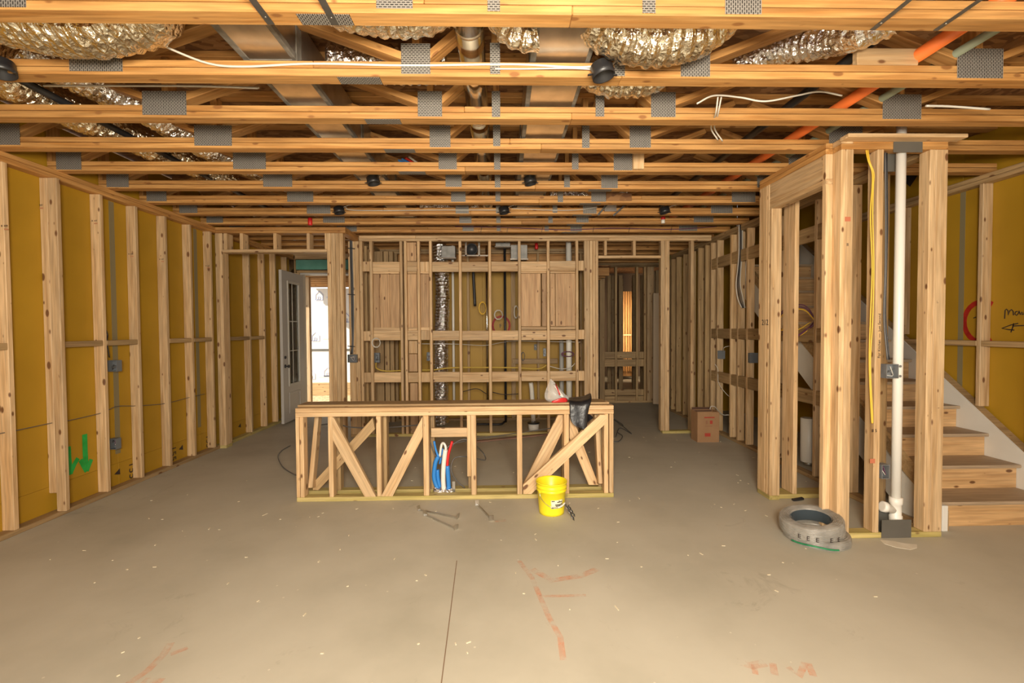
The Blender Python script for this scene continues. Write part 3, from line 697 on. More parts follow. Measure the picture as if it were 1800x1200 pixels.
slope('sloped_ledge', stair, XR-.005, XRS-.014, .09, .128, SPFD, y0=ys0-.25)
slope('carriage', stair, xs0+.3, xs0+.34, -.5, -.23, SPFD, y0=ys0+.3)
bx('skirt_end', stair, xs0-.035, xs0+.008, ys0-.09, ys0-.052, .001, .19, DRY)
bx('skirt_end', stair, xs0+.009, xs0+.02, ys0-.085, ys0-.001, .001, .15, SPFD)

# right outside wall
wrt = struct('wall_right', (XR, 4, 0))
for z in (ZC-2*T, ZC-T+.001): bx('top_plate', wrt, XR, XRS, -3, 8.4, z, z+T-.001, SPFD)
for a, b in zip([-3, -1.8, -.6, .6, 1.8, 3.02, YO(1689, XRS, 560), 5.6, 6.9, 8.4], [-1.8, -.6, .6, 1.8, 3.02, YO(1689, XRS, 560), 5.6, 6.9, 8.4]):
    bx('sheathing_panel', wrt, XRS+.0005, XRS+.014, a+.001, b-.001, .001, 5.6 if a > 4 else ZD, YEL, .001)
sm_ = YO(1689, XRS, 560); bx('seam_tape', wrt, XRS-.001, XRS+.0004, sm_-.025, sm_+.025, nz(sm_)+.1, ZC-2*T, TAPE, 0)
yst = YO(1724, XR, 580)
for q in (yst, yst+.81, yst+1.22, yst+1.63, yst+2.03, yst+2.44, yst-.406, yst-.812, yst-1.22):
    z0 = max(T, nz(q+.04)+.13); 
    if z0 < ZC-.3: bx('stud', wrt, XR, XRS, q, q+T, z0, ZC-2*T, SPF)
bx('sole_plate', wrt, XR, XRS, -3, ys0-.3, 0, T, SPFD)
zz = ZO(604, 1740, X=XR)
fb(wrt, XR, XRS, yst-.406+T, yst, zz); fb(wrt, XR, XRS, yst+T, yst+.81, zz)
bx('stair_back_panel', wrt, XR1+W4+.002, XRS, 8.4, 8.42, 0, 5.6, YEL, 0)
bx('upper_wall_panel', wrt, XR1+.002, XR1+W4, 4.26, 8.4, ZD+.021, 5.6, DRY, 0)
XQ = XRS+.0001
def rp(x, y): return P(x, y, X=XQ)
ribbon('red_spray_arc', wrt, [rp(x, y) for x, y in ell(1728, 566, 33, 36, R(60), R(298), 16)], .045, (-1, 0, 0), RINK, .001)
for st in ([(1766, 560), (1767, 545), (1769, 543), (1772, 546), (1772, 554), (1775, 546), (1778, 544), (1781, 547), (1781.5, 554)],
           [(1789, 547), (1785, 548), (1784, 552), (1787, 554), (1790, 551), (1791, 546), (1794, 553)], [(1796, 548), (1797, 553), (1800, 552), (1801, 546), (1803, 552)],
           [(1806, 571.8), (1780, 572.8)], [(1790, 568), (1777, 571), (1761, 577), (1772, 579), (1783, 580)], [(1782, 568), (1780, 576), (1777, 584)], [(1716, 557), (1711, 559)]):
    ribbon('marker_stroke', wrt, [rp(x, y) for x, y in st], .009, (-1, 0, 0), INK, .001)
dm = rp(1600, 311); prism('printed_diamond', wrt, [dm+Vector((-.001, a*.10, b*.10)) for a, b in ((-1, 0), (0, 1), (1, 0), (0, -1))], (.001, 0, 0), INK)

# ------------------------------------------------------------------ closet framing at right (R0, F0, G0)
r0 = struct('wall_closet', (X0, 3.8, 0))
yB1 = YO(1443, X0, 600); yA0 = YO(1355, X0, 600); yA1 = YO(1333, X0, 600)
zb0 = ZO(360, 1352, X=X0)
ztop = ZC-2*T
for z in (ZC-2*T, ZC-T+.001): bx('top_plate', r0, X0, X0+W4, YF+W4+.001, yA1, z, z+T-.001, SYP)
bx('header_beam', r0, X0+.002, X0+W4-.002, yB1-.0+.001, yA0-.001+.04, zb0, ztop-.001, SPF)
bx('header_plate', r0, X0, X0+W4, yB1-.036, yA0+.036, zb0-T, zb0-.001, SPF)
bx('stud', r0, X0, X0+W4, YF+W4+.001, YF+W4+.001+T, T, ztop, SPF)
bx('stud', r0, X0, X0+W4, yB1-T, yB1, T, zb0-T-.001, SPF)
bx('stud', r0, X0, X0+W4, yA0, yA0+T, T, zb0-T-.001, SPF)
bx('stud', r0, X0, X0+W4, yA0+T+.001, yA0+2*T, T, ztop, SPF)
bx('stud', r0, X0, X0+W4, yA0+2*T+.001, yA1, T, ztop, SPF)
bx('sole_plate', r0, X0, X0+W4, yA0, yA1, 0, T, TREAT); bx('sole_plate', r0, X0, X0+W4, YF+W4+.001, yB1, 0, T, SPFD)
g0_ = struct('wall_closet_back', (2.7, yA0, 0))
YG0, YG1 = yA0+.03, yA1
bx('sole_plate', g0_, X0+W4+.001, XR1-.001, YG0, YG1, 0, T, TREAT)
for z in (ZC-2*T, ZC-T+.001): bx('top_plate', g0_, X0+W4+.001, XR1-.001, YG0, YG1, z, z+T-.001, SPF)
for a, b in ((1396, 1403.5),): bx('stud', g0_, XO(a, YG0, 600), XO(b, YG0, 600), YG0, YG1, T+.001, ztop-.001, SPF)
bx('stud', g0_, XR1-.04, XR1-.002, YG0, YG1, T+.001, ztop-.001, SPF)
# front wall F0 with vent pipe
f0 = struct('wall_closet_front', (2.7, YF, 0))
def XF(a, py=290): return XO(a, YF, py)
xfl, xfr = XF(1479), XF(1667)
bx('sole_plate', f0, xfl, XF(1551, 930), YF, YF+W4, 0, T, TREAT); bx('sole_plate', f0, XF(1599, 930), xfr, YF, YF+W4, 0, T, TREAT)
bx('top_plate', f0, xfl, xfr, YF, YF+W4, ZC-2*T, ZC-T, SYP); bx('top_plate', f0, xfl, XF(1500), YF, YF+W4, ZC-T+.001, ZC, SPF); bx('top_plate', f0, XF(1500)+.001, xfr, YF, YF+W4, ZC-T+.001, ZC, SYP)
zt2 = ZC-2*T
for a, b in ((1479, 1488), (1488, 1501), (1543, 1554), (1635, 1645.5), (1645.5, 1667)):
    bx('stud', f0, XF(a)+.0005, XF(b)-.0005, YF, YF+W4, T+.0005, zt2-.0005, SPF)
# short boards between the plates and the truss above
np_ = thing('nail_guard_plate', (XF(1595), YF, ZC-.1), 'square grey steel nail guard plate over the top plates at the vent pipe', 'metal plate')
bx('plate_face', np_, XF(1570, 250), XF(1621, 250), YF-.004, YF-.0015, ZO(268, 1595, Y=YF), ZC-.002, NAILPL, 0)
bx('plate_face', np_, XF(1556, 250), XF(1600, 250), YF+W4+.0015, YF+W4+.004, ZC-.20, ZC-.06, NAILPL, 0)
np2 = thing('nail_guard_plate', (XF(1575, 930), YF, 0), 'rectangular grey steel guard plate on the floor plate below the vent pipe', 'metal plate')
bx('plate_face', np2, XF(1549, 930), XF(1601, 930), YF-.004, YF-.0015, .002, ZO(913, 1575, Y=YF), NAILPL, 0)
bx('plate_face', np2, XF(1549, 930)-.0, XF(1590, 930), YF+W4+.002, YF+W4+.0045, .002, .20, NAILPL, 0)
xp, yp_ = XO(1579.5, YF+.045, 560), YF+.045
vp = thing('vent_pipe', (xp, yp_, 0), 'tall white plastic vent pipe standing in the front closet framing', 'pipe')
tube('pipe_run', vp, [(xp, yp_, .17), (xp, yp_, 1.5), (xp, yp_, ZC+.25)], .0302, WHITE, 24, False)
lathe('tee_fitting', vp, [(.036, .10), (.040, .105), (.040, .145), (.035, .15), (.035, .225), (.041, .23), (.041, .275), (.031, .277)], WHITE, (xp, yp_, 0), seg=24)
lathe('cleanout_hub', vp, [(.030, 0), (.030, .05), (.038, .055), (.038, .085), (.028, .087)], WHITE, (xp-.02, yp_-.0, .185), rot=Matrix.Rotation(R(-72), 4, 'Y') @ Matrix.Identity(4), seg=20)
lathe('lower_sleeve', vp, [(.033, .0), (.033, .1)], WHITE, (xp, yp_, 0.001), seg=20)
# electric boxes and cables on F0
c = P(1567, 652, Y=YF+.02); b = tag(ebox(None, (c.x-.006, YF+.03, c.z), .088, .055, .10, GBOX), 'open steel junction box full of wires beside the white vent pipe', 'junction box')
for z in (-.035, .035): lathe('mounting_ear', b, [(.009, 0), (.009, .002)], GBOX, (c.x+.05, YF+.004, c.z+z), rot=Matrix.Rotation(R(90), 4, 'X'), seg=12)
c = P(1554, 828, Y=YF+.02); tag(ebox(None, (c.x, YF+.035, c.z), .056, .06, .10, GBOX), 'small empty steel switch box low on the closet framing', 'junction box')
def cable(pts, r, m, label, cat='cable', group=None, name='cable', n=8):
    return tag(tube(name, None, pts, r, m, 6, True, n), label, cat, group)
yc = YF-.005
ya = thing('yellow_cable_pair', P(1527, 400, Y=yc), 'pair of yellow cables hanging down the closet stud from the top plate', 'cable')
tube('cable_run', ya, [P(1522, 262, Y=yc+.03), P(1526, 282, Y=yc), P(1533, 302, Y=yc), P(1533, 330, Y=yc), P(1530, 380, Y=yc), P(1533, 470, Y=yc), P(1530, 560, Y=yc), P(1528, 640, Y=yc), P(1532, 735, Y=yc), P(1533, 741, Y=yc)], .0042, YCAB, 7)
tube('cable_run', ya, [P(1525, 262, Y=yc+.03), P(1529, 285, Y=yc), P(1536, 304, Y=yc), P(1535, 330, Y=yc), P(1534, 380, Y=yc), P(1536, 470, Y=yc), P(1534, 560, Y=yc), P(1530, 640, Y=yc), P(1534, 735, Y=yc), P(1533, 741, Y=yc)], .0042, YCAB, 7)
cable([P(1556, 268, Y=YF+.06), P(1557, 400, Y=YF+.06), P(1556, 480, Y=YF+.06), P(1554, 560, Y=YF+.06), P(1560, 632, Y=YF+.04)], .006, GCAB, 'grey cable running down into the steel box beside the vent pipe')
cable([P(1559, 268, Y=YF+.07), P(1560, 400, Y=YF+.07), P(1558, 480, Y=YF+.07), P(1557, 560, Y=YF+.07), P(1563, 632, Y=YF+.05)], .0045, BLACK, 'black cable running beside the grey one into the steel box')
for st in ((1490, 880, 'SPF'), (1488, 330, 'HT')): pass
# handwriting on studs
text('handwritten_note', f0, 'For Kitchen  —  Just Second', .027, P(1546, 590, Y=YF-.0015), (.0, 0, 1), (-1, 0, 0), INK)
text('stamped_number', r0, '212', .07, Vector((X0-.0015, YO(1345, X0, 567), ZO(567, 1345, X=X0))), (0, -1, 0), (0, 0, 1), INK)
for (x, y, s) in ((1490, 430, 'II'), (1648, 530, ':.'), (1537, 757, 'II 5'), (1650, 715, '..')): text('grade_stamp', f0, s, .03, P(x, y, Y=YF-.0015), (1, 0, 0), (0, 0, 1), INK)
for (x, y) in ((1490, 385),): bx('red_stamp', f0, XF(x-5, y), XF(x+5, y), YF-.0015, YF-.0005, ZO(y+4, x, Y=YF), ZO(y-4, x, Y=YF), mat('red_stamp_ink', col=(.50, .16, .08)), 0)
bx('red_stamp', f0, XF(1529, 810), XF(1538, 810), YF-.0015, YF-.0005, ZO(814, 1533, Y=YF), ZO(806, 1533, Y=YF), bpy.data.materials['red_stamp_ink'], 0)

# short pieces above closet plates
bx('filler_board', f0, XF(1471, 230)+.02, XF(1694, 230)-.05, YF-.085, YF-.001, ZC-.026, ZC-.0005, SPF)
# ------------------------------------------------------------------ island knee wall
YI = 4.114; YI2 = 4.285; ZI = .822
isl = thing('island_frame', (-.5, YI+.12, 0), 'low rectangular pine-framed kitchen island wall standing mid-floor', 'stud frame')
def XI(a, Y=YI, py=800): return XO(a, Y, py)
xl, xrr = XI(520), XI(1079)
bx('sole_plate', isl, xl, xrr, YI, YI+W4, 0, T, TREAT); bx('sole_plate', isl, xl, xrr, YI2, YI2+W4, 0, T, TREAT)
for a, b in ((xl, xrr),):
    bx('lower_top_plate', isl, a, b, YI, YI+W4, ZI-2*T, ZI-T-.001, SPF); bx('upper_top_plate', isl, a, b, YI+.001, YI+W4, ZI-T, ZI, SPF)
    bx('lower_top_plate', isl, a, b, YI2, YI2+W4, ZI-2*T, ZI-T-.001, SPF); bx('upper_top_plate', isl, a, b, YI2, YI2+W4, ZI-T, ZI, SPF)
bx('cap_board', isl, XI(532, YI2, 712), XI(1062, YI2, 705), YI+.06, YI2+.09, ZI+.001, ZI+.02, SPFD)
zt = ZI-2*T
for a, b in ((520, 526), (527, 534), (577, 585.5), (661.5, 670), (744, 753.5), (828, 837), (909, 918), (991.5, 1000.5), (1062, 1069.5), (1071, 1078.5)):
    bx('stud', isl, XI(a), XI(b), YI, YI+W4-.001, T+.0005, zt-.0005, SPF)
for a, b in ((590.5, 598), (673, 680), (757, 764), (823, 829), (912, 918), (988, 995), (1052, 1058)):
    bx('stud', isl, XI(a, YI2), XI(b, YI2), YI2, YI2+W4, T+.0005, zt-.0005, SPFD)
def brace(a, b, Y, wd=.085, m=SPF, th=T):
    lum('brace', isl, P(*a, Y=Y), P(*b, Y=Y), wd, th, (b[1]-a[1], 0, 1) if False else (P(*b, Y=Y)-P(*a, Y=Y)).cross(Vector((0, 1, 0))), m)
def plank(name, par, px, Y, th, m):
    """cut board in a plane facing the room; grain runs along its longest diagonal"""
    q = [P(a, b, Y=Y) for a, b in px]; n = len(q); c = sum(q, Vector())/n
    i, j = max(((i, j) for i in range(n) for j in range(i)), key=lambda t: (q[t[0]]-q[t[1]]).length)
    ax_ = (q[j]-q[i]); ax_.y = 0; ax_.normalize(); mw = Matrix.Identity(4); wd = Vector((0, 1, 0)); td = ax_.cross(wd)
    for k_ in range(3): mw[k_][0] = ax_[k_]; mw[k_][1] = wd[k_]; mw[k_][2] = td[k_]; mw[k_][3] = c[k_]
    iv = mw.inverted(); l = [iv @ p for p in q]
    o = prism(name, None, l, (0, th, 0), m); o.parent = par; o.matrix_basis = WM[par.name].inverted() @ mw; WM[o.name] = mw; return o
plank('brace', isl, [(583.8, 733.5), (583.8, 771), (641, 873), (661, 873), (586.5, 733.5)], YI+.002, T, SPF)
plank('brace', isl, [(742.5, 732), (743, 768), (690, 872), (670, 872)], YI+.002, T, SPF)
plank('brace', isl, [(655, 734), (659, 754), (560, 861), (550, 861), (550, 849)], YI+W4+.004, T, SPFD)
plank('brace', isl, [(1055, 729), (1065, 729), (1068, 741), (934, 868), (920, 868), (919.5, 852)], YI-T-.001, T, SPF)
plank('brace', isl, [(981, 729), (990.5, 729), (990.5, 754), (958, 822), (921, 848)], YI+W4+.004, T, SPF)
plank('brace', isl, [(1001.5, 729), (1010, 742), (1052, 852), (1035, 852), (1001.5, 770)], YI+W4+.004, T, SPF)
for (a0, a1, s) in ((537, 556, 1), (1062, 1050, -1)):
    p0 = Vector((XI(a0)+s*.03, YI+.05, T+.07)); p1 = Vector((XI(a0)+s*.03, YI2+.05, zt-.04)); lum('side_brace', isl, p0, p1, .085, T, (0, 1, 0), SPF)
bx('cross_block', isl, XI(757, YI, 760), XI(823, YI, 760), YI+.02, YI+.058, ZO(768, 790, Y=YI+.02), ZO(752, 790, Y=YI+.02), SPF)
bx('stud', isl, XI(821), XI(827.5), YI+.01, YI+.05, ZO(838, 824, Y=YI), zt-.001, SPF)
# plumbing stub-outs wrapped in foil at the floor
sx = XI(788, YI+.13, 860); sy_ = YI+.13
pex = thing('stub_out_bundle', (sx, sy_, 0), 'bundle of blue, white and red plastic tubing rising from the floor inside the island', 'pipes')
def pp(x, y, dy=0): return P(x, y, Y=sy_+dy)
tube('blue_tube', pex, [pp(771, 863), pp(763, 840), pp(765, 815), pp(770, 802)], .0195, BLUEP, 12)
tube('blue_tube', pex, [pp(771, 804), pp(766, 790), pp(763, 775)], .010, BLUEP, 10)
tube('blue_tube', pex, [pp(774, 862, .02), pp(770, 840, .02), pp(769, 825, .02)], .018, BLUEP, 12)
tube('blue_tube', pex, [pp(773, 815, .03), pp(776, 800, .03), pp(778, 788, .03)], .010, BLUEP, 10)
tube('white_tube', pex, [pp(780, 860, -.015), pp(779, 840, -.015), pp(780, 815, -.015), pp(783, 790, -.015)], .021, WHITE, 12)
tube('white_tube', pex, [pp(783, 798, -.015), pp(783.5, 786, -.01), pp(780, 779, 0), pp(776, 782, .01), pp(773, 802, .01)], .011, WHITE, 12)
tube('red_tube', pex, [pp(786, 822), pp(788, 800), pp(795, 775)], .0125, REDP, 10)
tube('blue_sleeve', pex, [pp(789, 858), pp(788, 840), pp(786.5, 818)], .020, BLUEP, 12)
flex('foil_collar', pex, [Vector((sx-.13, sy_-.01, .03)), Vector((sx-.04, sy_-.015, .032)), Vector((sx+.045, sy_-.01, .03))], .038, FOILS, 3)
bx('stub_bracket', pex, XI(795, sy_, 850), XI(800, sy_, 850), sy_, sy_+.003, .0, .12, GALV, 0)
# loose grey cables inside / behind island
cable([P(790, 792, Y=4.26), P(800, 778, Y=4.25), P(818, 772, Y=4.24), P(835, 782, Y=4.3), P(850, 797, Y=4.6), P(853, 808, Y=4.5), P(838, 806, Y=4.4), P(815, 802, Y=4.24), P(798, 806, Y=4.23), P(793, 825, Y=4.22), P(803, 845, Y=4.23), P(817, 857, Y=4.24)], .0055, GCAB, 'dark grey cable looping over the floor inside the island')
cable([P(757, 778, Y=4.22), P(765, 800, Y=4.23), P(775, 803, Y=4.24), P(790, 783, Y=4.24), P(812, 776, Y=4.3), P(860, 768, Y=4.6), P(930, 758, Y=5.0), P(1000, 747, Y=5.2), P(1022, 741, Y=5.4)], .005, GCAB, 'grey cable stretched behind the island toward the black sheet')
cable([P(510, 783, Z=.01), P(495, 792, Z=.008), P(489, 803, Z=.008), P(497, 820, Z=.008), P(514, 832, Z=.008), P(530, 838, Z=.008)], .006, GCAB, 'thin grey cable curling out on the floor left of the island')
cable([P(556, 747, Y=5.3), P(590, 745, Y=5.3), P(620, 751, Y=5.3), P(680, 751, Y=5.25), P(745, 746, Y=5.2)], .007, GCAB, 'grey cable crossing behind the left half of the island')
cable([P(1078, 735, Y=5.6), P(1095, 748, Z=.01), P(1085, 758, Z=.008), P(1094, 766, Z=.008), P(1088, 775, Z=.008), P(1076, 776, Z=.008)], .007, GCAB, 'dark cable coiled on the floor right of the island')
cable([P(1060, 730, Z=.008), P(1080, 738, Z=.008), P(1110, 762, Z=.008), P(1090, 752, Z=.008), P(1082, 768, Z=.008)], .006, GCAB, 'second dark cable tangled beside the coil right of the island')
# ------------------------------------------------------------------ black film and plastic bag on the island
def sheet(name, parent, grid, m, th=.0015, sub=True):
    nr, nc = len(grid), len(grid[0]); vs = [tuple(p) for r_ in grid for p in r_]
    fs = [(i*nc+j, i*nc+j+1, (i+1)*nc+j+1, (i+1)*nc+j) for i in range(nr-1) for j in range(nc-1)]
    me = bpy.data.meshes.new('sheet'); me.from_pydata(vs, [], fs); me.materials.append(m)
    me.polygons.foreach_set('use_smooth', [True]*len(me.polygons)); me.update()
    o = mk(name, me, parent)
    if sub: s = o.modifiers.new('s', 'SUBSURF'); s.levels = s.render_levels = 2
    k_ = o.modifiers.new('t', 'SOLIDIFY'); k_.thickness = th
    return o
def fr(x, y, d=0): return P(x, y, Y=YI-.012-d)
zf = ZI+.022
bs = thing('black_plastic_sheet', P(1022, 712, Y=YI+.05), 'black plastic sheet draped over the right end of the island', 'plastic sheet')
grid = [[Vector((XI(1001), YI+.22, zf+.010)), Vector((XI(1012), YI+.23, zf+.02)), Vector((XI(1024), YI+.23, zf+.02)), Vector((XI(1036), YI+.2, zf+.035)), Vector((XI(1047), YI+.2, zf+.07))],
        [Vector((XI(1002), YI+.08, zf+.022)), Vector((XI(1012), YI+.09, zf+.010)), Vector((XI(1023), YI+.08, zf+.012)), Vector((XI(1034), YI+.07, zf+.03)), Vector((XI(1043), YI+.09, zf+.045))],
        [fr(1001, 703, .0), fr(1012, 705, .01), fr(1024, 706), fr(1033, 703, .015), fr(1041, 701, 0)],
        [fr(1001.5, 722, .012), fr(1011, 722, .016), fr(1021, 722, .010), fr(1029, 721, .018), fr(1034, 719, .01)],
        [fr(1001.5, 738, .015), fr(1010, 741, .022), fr(1020, 742, .014), fr(1027, 742, .022), fr(1032, 742, .01)],
        [fr(1009, 747, .03), fr(1014, 750, .04), fr(1021, 752, .02), fr(1027, 757, .03), fr(1031.5, 762, .015)]]
sheet('draped_sheet', bs, grid, BFILM)
tri = [[P(1030, 728, Y=YI+.10), P(1036, 727, Y=YI+.11), P(1043, 733, Y=YI+.12)], [P(1031, 738, Y=YI+.10), P(1036, 736, Y=YI+.12), P(1042, 734.5, Y=YI+.12)], [P(1031, 745, Y=YI+.10), P(1034, 741, Y=YI+.11), P(1041, 736, Y=YI+.12)]]
sheet('tucked_flap', bs, tri, BFILM)
bgx = thing('clear_plastic_bag', P(981, 708, Y=YI+.1), 'crumpled clear plastic bag with red and white print on top of the island', 'plastic bag')
yb = YI+.12
def bagp(x, y, d=0): return P(x, y, Y=yb+d)
g = [[bagp(958, 704, .0), bagp(968, 706.5, -.05), bagp(980, 707, -.07), bagp(992, 706, -.05), bagp(1002, 703, 0)],
     [bagp(957, 694, .02), bagp(966, 693, -.07), bagp(979, 696, -.09), bagp(990, 697, -.07), bagp(1000, 699, 0)],
     [bagp(960, 686, .02), bagp(966, 683, -.05), bagp(977, 686, -.07), bagp(986, 690, -.04), bagp(994, 694, .0)],
     [bagp(963, 679, .02), bagp(967, 676, -.02), bagp(974, 677, -.04), bagp(980, 681, -.02), bagp(985, 685, .01)],
     [bagp(966, 671, .02), bagp(969, 667, 0), bagp(972, 669, -.01), bagp(976, 673, 0), bagp(979, 677, .02)]]
sheet('bag_front', bgx, g, CLEAR, .0008)
g2 = [[p+Vector((0, .10 if 0 < j < 4 else .03, .002)) for j, p in enumerate(r_)] for r_ in g]
sheet('bag_back', bgx, g2, CLEAR, .0008)
sheet('red_print_area', bgx, [[bagp(968, 708, -.09), bagp(984, 707.5, -.1), bagp(999, 706.5, -.06)], [bagp(970, 704.5, -.09), bagp(984, 702.5, -.11), bagp(998, 703, -.06)], [bagp(975, 703, -.09), bagp(987, 698.5, -.1), bagp(996, 698.5, -.06)]], mat('red_bag_print', col=(.55, .03, .03), rough=.3))
sheet('white_print_area', bgx, [[bagp(984, 697, -.09), bagp(994, 699, -.08)], [bagp(979, 684, -.07), bagp(986, 688, -.06)], [bagp(970, 673, -.03), bagp(977, 676, -.02)]], mat('white_bag_print', col=(.72, .70, .66), rough=.3))
sheet('red_stripe', bgx, [[bagp(983, 694, -.1), bagp(985.5, 694.5, -.1)], [bagp(979, 683, -.075), bagp(981, 683, -.075)], [bagp(976, 673.5, -.03), bagp(978, 675, -.03)]], bpy.data.materials['red_bag_print'], sub=False)

# ------------------------------------------------------------------ bucket
bc = P(971, 908, Z=0); bc.y += .10; bxx = XO(969.5, bc.y, 880)
bk = thing('bucket', (bxx, bc.y, 0), 'yellow plastic bucket on the floor in front of the island', 'bucket')
Rb, Rt, hb = .102, .126, .262
lathe('shell', bk, [(.001, .006), (Rb-.005, .006), (Rb-.004, .0), (Rb, .0), (Rb+.001, .02), (Rt-.009, hb-.075), (Rt-.002, hb-.072), (Rt-.002, hb-.066), (Rt-.008, hb-.062), (Rt-.007, hb-.048), (Rt, hb-.045), (Rt, hb-.038), (Rt-.006, hb-.034), (Rt-.005, hb-.012), (Rt+.002, hb-.010), (Rt+.002, hb), (Rt-.003, hb), (Rt-.010, hb-.02), (Rb-.002, .012), (.001, .012)], YPAIL, (bxx, bc.y, 0), seg=48)
def onb(a, z, e=.0): # point on the pail side, angle a from -Y direction
    r_ = Rb+(Rt-.009-Rb)*z/(hb-.07)+.001+e; return Vector((bxx+r_*math.sin(a), bc.y-r_*math.cos(a), z))
lab = [[onb(-.15+i*.19, z) for i in range(6)] for z in (.065, .10, .135)]
sheet('paper_label', bk, lab, LABEL, .0006, sub=False)
for z, a0, a1 in ((.128, -.10, .12), (.118, .3, .7), (.098, .15, .75), (.088, .2, .6), (.073, -.1, .06), (.126, .42, .5)):
    ribbon('label_print', bk, [onb(a0+(a1-a0)*i/5, z, .0008) for i in range(6)], .007, (0, -1, .0), INK, .0006)
pts = [onb(-1.0, .185, .006), onb(-.85, .15, .012), onb(-.5, .115, .02), onb(-.1, .09, .028), onb(.3, .088, .03), onb(.7, .11, .03), onb(1.1, .15, .016), onb(1.35, .185, .006)]
tube('wire_handle', bk, pts, .002, GALV, 6)
tube('handle_grip', bk, [onb(.25, .088, .031), onb(.5, .095, .031), onb(.75, .112, .029)], .006, WHITE, 10)
lathe('handle_lug', bk, [(.012, 0), (.010, .008)], YPAIL, onb(-1.0, .187), rot=Matrix.Rotation(R(-60), 4, 'Z') @ Matrix.Rotation(R(90), 4, 'X'), seg=12)
# black and white offcut bits beside the bucket
for nme, a, b, lab_ in (('drill_bit', (994, 886), (1010, 915), 'long black fluted drill bit leaning by the yellow bucket, tip nearest the camera'), ('drill_bit', (999, 888), (1011, 908), 'shorter black and white fluted drill bit beside the yellow bucket')):
    p0, p1 = P(*a, Z=.075), P(*b, Z=.008)
    p0 = Vector((P(*a, Y=p1.y+.06).x, p1.y+.06, P(*a, Y=p1.y+.06).z))
    ax_ = p1-p0; m_ = 40
    pts = [p0+ax_*(i/m_) for i in range(m_+1)]
    o = mk(nme, tubemesh(pts, lambda i, n, an, p: (.0075 if math.cos(an-i*.55) > 0 else .0035)*(1 if i < 34 else (41-i)/7.), BLACK, 10, org=pts[0]), None, Matrix.Translation(pts[0]))
    tag(o, lab_, 'drill bit')
    sp_ = [pts[i]+Vector((.0065*math.cos(i*.55), 0, .0065*math.sin(i*.55))) for i in range(0, 34)]
    tube('bright_flute', o, sp_, .0022, GALV, 5, False)
# form stakes / steel hangers on floor
def hanger(a, b, label):
    p0, p1 = P(*a, Z=.012), P(*b, Z=.012); d = (p1-p0).normalized(); s = Vector((0, 0, 1)).cross(d)
    root = thing('steel_form_tie', p0, label, 'steel tie', 'steel ties on the floor by the island')
    o = lum('web_bar', root, p0, p1, .012, .003, (0, 0, 1), GALV, 0); lum('flange', root, p0+Vector((0, 0, -.007))+s*.007, p1+Vector((0, 0, -.007))+s*.007, .016, .003, s, GALV, 0)
    for q, sg in ((p0, -1), (p1, 1)):
        lum('end_plate', root, q+d*sg*.002+Vector((0, 0, -.010)), q+d*sg*.010+Vector((0, 0, .032)), .034, .003, s, GALV, 0)
hanger((737, 895), (804, 909), 'galvanized steel tie on the floor, the upper of the two leaning together at left')
hanger((748, 904), (801, 928), 'galvanized steel tie on the floor, the lower of the two leaning together at left')
hanger((839, 886), (863, 912), 'single galvanized steel tie on the floor between the pair and the bucket')
# ------------------------------------------------------------------ wire coil in plastic
cc = P(1430, 945, Z=.0); cy = cc.y+.005; cx = XO(1428, cy, 930)
co = thing('cable_coil', (cx, cy, 0), 'shrink-wrapped grey cable coil lying on the floor by the closet post', 'cable coil')
rotc = Matrix.Rotation(R(-7), 4, 'Y') @ Matrix.Rotation(R(3), 4, 'X')
def ring(r0_, r1_, z0_, z1_, loops, m, name, par, rt):
    prof = []
    for i in range(loops):
        for q in range(4): prof.append((r1_+.0045*math.sin(math.pi*q/4)+.0015*math.sin(i*2.3), z0_+(z1_-z0_)*(i+q/4)/loops))
    for i in range(6):
        for q in range(4): prof.append((r1_+(r0_-r1_)*(i+q/4)/6, z1_+.005*math.sin(math.pi*q/4)+.006*math.sin(math.pi*(i+.5)/6)))
    for i in range(loops): prof.append((r0_-.003*(i % 2), z1_-(z1_-z0_)*i/loops))
    prof.append((r0_, z0_)); prof.append((r1_, z0_))
    return lathe(name, par, prof, m, (cx, cy, .0), seg=44, rot=rt, cap=False)
ring(.125, .202, .004, .055, 6, COILM, 'lower_windings', co, Matrix.Translation((.02, -.01, 0)))
ring(.13, .195, .068, .150, 9, COILM, 'upper_windings', co, rotc)
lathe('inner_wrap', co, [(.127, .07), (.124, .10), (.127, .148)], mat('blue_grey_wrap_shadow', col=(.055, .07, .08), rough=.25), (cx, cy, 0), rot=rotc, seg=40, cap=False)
WRAPC = mat('shrink_wrap', foilf, col=(.80, .78, .72), rough=.08, Alpha=.14)
def wob(prof, rt, dx=0):
    o = lathe('shrink_wrap', co, prof, WRAPC, (cx+dx, cy-dx*.5, 0), rot=rt, seg=72, shade=False, cap=False)
    for v in o.data.vertices:
        k_ = 1+.018*mnoise.noise(v.co*22)+.012*mnoise.noise(v.co*60); v.co.x *= k_; v.co.y *= k_
wob([(.122, .07), (.198, .064), (.205, .085), (.207, .115), (.203, .145), (.19, .162), (.16, .166), (.135, .160), (.121, .150)], rotc)
wob([(.12, .002), (.208, .002), (.212, .02), (.207, .05), (.17, .062), (.12, .06)], Matrix.Identity(4), .02)
for i, a in enumerate((-2.5, -2.25, -2.0, -1.6, -1.35)):
    q = Matrix.Translation((cx, cy, 0)) @ rotc @ Vector((.213*math.cos(a), .213*math.sin(a), .10-.004*i))
    text('printed_mark', co, 'E', .042, q, (-math.sin(a), math.cos(a), 0), (0, 0, 1), INK)
tube('green_strap', co, [Vector((cx+.02+.218*math.cos(a), cy-.01+.218*math.sin(a), .02+.004*math.sin(a*5))) for a in [R(195+i*7) for i in range(12)]], .006, GREENT, 6)
